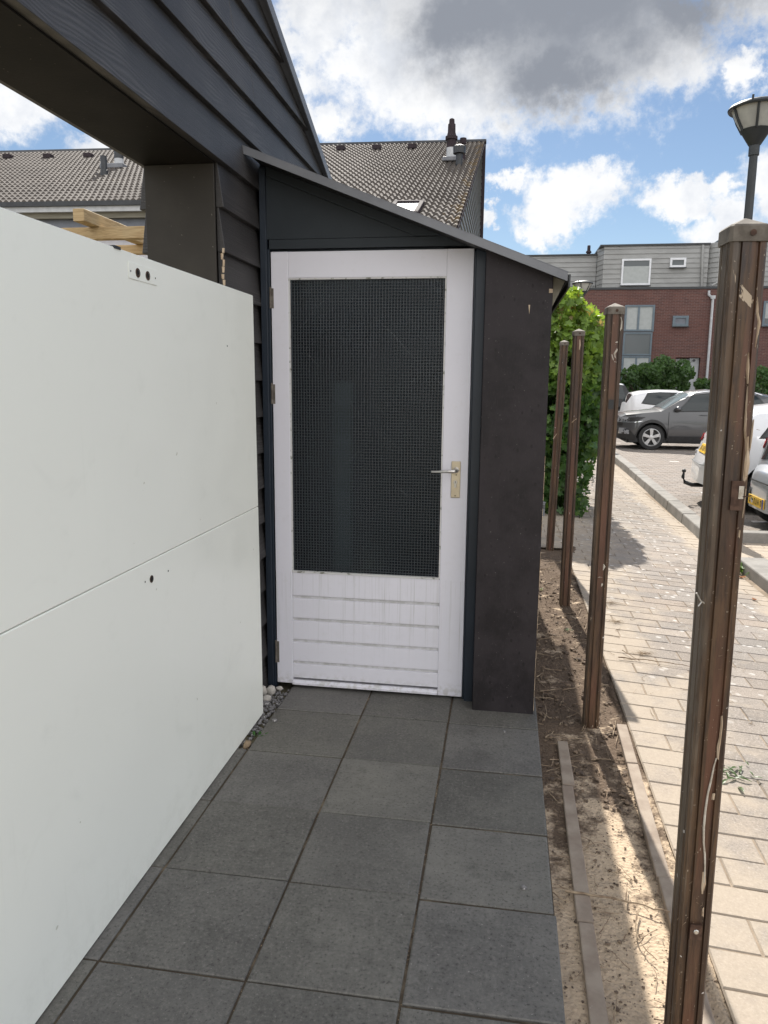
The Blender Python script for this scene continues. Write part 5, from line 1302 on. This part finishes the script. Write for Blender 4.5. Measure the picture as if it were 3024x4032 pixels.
q = MB(); twigline(q, (.24, 2.18), (.545, 2.13), .0045, .012, 12, .016); twigline(q, (.42, 2.155), (.44, 2.25), .003, .0, 5, .016); tag(obj('dry_twig', q, 'twig'), 'long pale dry stick lying across the concrete edging strip', 'twig')
q = MB(); twigline(q, (.455, 2.13), (.47, 1.93), .0032, -.03, 10, .012); tag(obj('dry_twig', q, 'twig'), 'curved dry stick in the sand beside the edging strips', 'twig')
q = MB(); twigline(q, (.70, 4.30), (1.12, 4.30), .004, .01, 12, .01, pz); twigline(q, (.74, 4.42), (.82, 4.28), .003, .0, 5, .01, pz); tag(obj('dry_twig', q, 'twig'), 'forked dark stick lying on the sunny brick pavement', 'twig')
def roothair(label, cx, cy, n, sp):
    q = MB()
    for k in range(n):
        a = rng.uniform(0, 6.28); l = rng.uniform(.3, 1)*sp; twigline(q, (cx, cy), (cx+l*math.cos(a), cy+l*math.sin(a)*.8), .0008, rng.normal(0, .02), 5, .01, pz)
    tag(obj('root_tuft', q, 'stoneb'), label, 'roots')
roothair('tan tangle of fine dry roots on the pavers right of the second post', .86, 4.42, 40, .10)
roothair('reddish tuft of fine roots upright on the pavers farther on', .78, 5.0, 28, .10)
roothair('spread of wiry brown roots on the sandy pavers near the third post', .80, 5.45, 26, .14)
q = MB()
for k in range(1900):
    x = rng.uniform(.21, .60); y = .9+rng.random()**.9*6.0; r = min(abs(rng.normal(.0012, .0018))+.0012, .0075)
    q.blob((x, y, -.019+r*.2), r, k, 1, (rng.uniform(.8, 1.5), rng.uniform(.8, 1.4), .65), .8)
for k in range(260):
    x = rng.uniform(.22, .60); y = 2.7+rng.random()**1.3*3.4; r = rng.uniform(.004, .0125)
    q.blob((x, y, -.018+r*.15), r, k*3+1, 2, (rng.uniform(.8, 1.5), rng.uniform(.8, 1.4), .7), .9)
stuff(obj('soil_crumbs', q, 'crumb'), 'dark crumbs of earth and small clods over the sandy soil', 'soil')
q = MB()
for k in range(420):
    x = rng.uniform(-1.165, -1.05); y = rng.uniform(2.89, 3.55); r = rng.uniform(.004, .011); q.blob((x, y, -.03+rng.uniform(0, .022)), r, k, 1, (1, 1, .75))
stuff(obj('gravel', q, 'stoneg'), 'fine grey gravel in the gap between the white panel and slabs', 'gravel')
def stone(label, x, y, z, r, m, sq=(1, 1, .8), seed=1, nm='pebble'):
    q = MB(); q.blob((0, 0, 0), r, seed, 2, sq, .4); o = obj(nm, q, m, None, 0, 70); o.location = (x, y, z+r*sq[2]*.8); tag(o, label, 'pebble', 'loose pebbles on the path'); return o
stone('rough white stone topmost in the gravel corner by the door frame', -1.128, 3.47, -.012, .024, 'stonew', (1, 1, 1.2), 2)
stone('cream stone against the clapboards in the gravel corner', -1.160, 3.46, -.012, .021, 'stonew', (.8, 1, 1.3), 3)
stone('smooth oval white pebble near the door frame foot', -1.098, 3.52, -.004, .014, 'stonew', (1.4, 1, .8), 4)
stone('round grey-white stone in front of the other corner stones', -1.125, 3.395, -.015, .022, 'stonew', (1.1, 1, .9), 5)
stone('flat grey-green stone lowest in the gravel corner heap', -1.115, 3.35, -.016, .020, 'stoneg', (1.2, 1, .7), 6)
stone('brown stone wedged between white panel edge and slab', -1.062, 2.92, -.016, .020, 'stoneb', (.8, 1.5, .9), 7)
stone('grey pebble lying on a slab near the panel', -1.01, 3.16, 0, .010, 'stoneg', (1.3, 1, .7), 8)
stone('single grey pebble lying alone on the slab beside the soil strip', .112, 2.166, -.002, .0085, 'stoneg', (1, 1, .8), 9)
stone('tiny grey pebble on the slab before the dark plywood panel', .05, 3.24, 0, .006, 'stoneg', (1.1, 1, .7), 10)
def weed(label, x, y, z, n, l, spread, col, nm='weed', flat=.3):
    t = thing(nm, label, 'weed', (x, y, z)); pts = []; V = []; F = []; C = []
    for k in range(n):
        a = rng.uniform(0, 6.28); ll = l*rng.uniform(.5, 1.1); w_ = ll*.13; bx_, by_ = rng.normal(0, spread, 2); o = len(V)
        for i in range(5):
            f = i/4; r = ll*f; h = ll*(flat*1.6*f-flat*1.1*f*f); ww = w_*math.sin(math.pi*(.12+.86*f))
            for s in (-1, 0, 1): V.append((x+bx_+math.cos(a)*r-math.sin(a)*ww*s, y+by_+math.sin(a)*r+math.cos(a)*ww*s, z+.004+h+(.2*ww if s else 0)))
            kk = rng.uniform(.8, 1.2); C += [tuple(c*kk for c in col)]*3
        for i in range(4): F += [(o+3*i, o+3*i+1, o+3*i+4, o+3*i+3), (o+3*i+1, o+3*i+2, o+3*i+5, o+3*i+4)]
    raw('leaves', np.array(V), F, 'leaf', t, np.array(C))
weed('bright green weed tuft growing at the foot of the kerb end', 2.12, 7.02, pz(2.12), 26, .16, .05, (.10, .20, .03), flat=.9)
weed('wilted dark green weeds lying on pavers behind the nearest post', .985, 3.06, pz(.98), 26, .055, .045, (.07, .12, .03), flat=.35)
weed('tiny green sprout in the shaded soil by the plywood panel', .46, 4.8, -.02, 7, .03, .012, (.07, .15, .03), flat=.7)
weed('small yellow-green seedling in lit soil near the far posts', .335, 5.75, -.02, 6, .035, .01, (.14, .20, .03), flat=.7)
weed('little green leaves in the gap under the white panel', -1.045, 3.01, -.01, 9, .035, .012, (.05, .16, .03), flat=.6)
MT['dryleaf'] = pbr("dry_orange_leaf", (.34, .13, .04), (.22, .09, .03), .8, vs=40)
for k, (lab, x, y, a, l) in enumerate((('curled orange leaf on the pavers below the kerb weed', 2.10, 6.78, .4, .075), ('small rusty leaf alone on the pavers nearer the camera', 1.98, 6.05, 1.9, .05))):
    q = MB(); n_ = 7; vs = []; fs = []
    for i in range(n_):
        f = i/(n_-1); ww = l*.32*math.sin(math.pi*(.06+.9*f)); zz = .004+.22*l*(2*f-1)**2
        for sgn in (-1, -.5, 0, .5, 1): vs.append((l*(f-.5), ww*sgn, zz+abs(sgn)*ww*.5))
    for i in range(n_-1): fs += [(5*i+j, 5*i+j+1, 5*i+6+j, 5*i+5+j) for j in range(4)]
    q.add(vs, fs); lf = obj('fallen_leaf', q, 'dryleaf', None, 0, 60); lf.location = (x, y, pz(x)); lf.rotation_euler = (0, 0, a); tag(lf, lab, 'leaf')
# moss lines in the slab joints
V = []; q = MB()
for k in range(1100):
    r_ = random.random()
    if r_ < .36: x, y = -.625+rng.normal(0, .0035), rng.uniform(1.2, 3.5)
    elif r_ < .66: x, y = -.209+rng.normal(0, .0035), rng.uniform(1.2, 3.5)
    elif r_ < .86: x, y = rng.uniform(-1.05, .2), random.choice(ys[3:8])+rng.normal(0, .003)
    else: x, y = -1.045+rng.normal(0, .004), rng.uniform(1.2, 2.9)
    r = rng.uniform(.0014, .0032); q.blob((x, y, -.007), r, k, 1, (1, 1.3, 1))
stuff(obj('joint_grit', q, 'stoneb'), 'sandy grit and moss crumbs in the slab joints', 'grit')
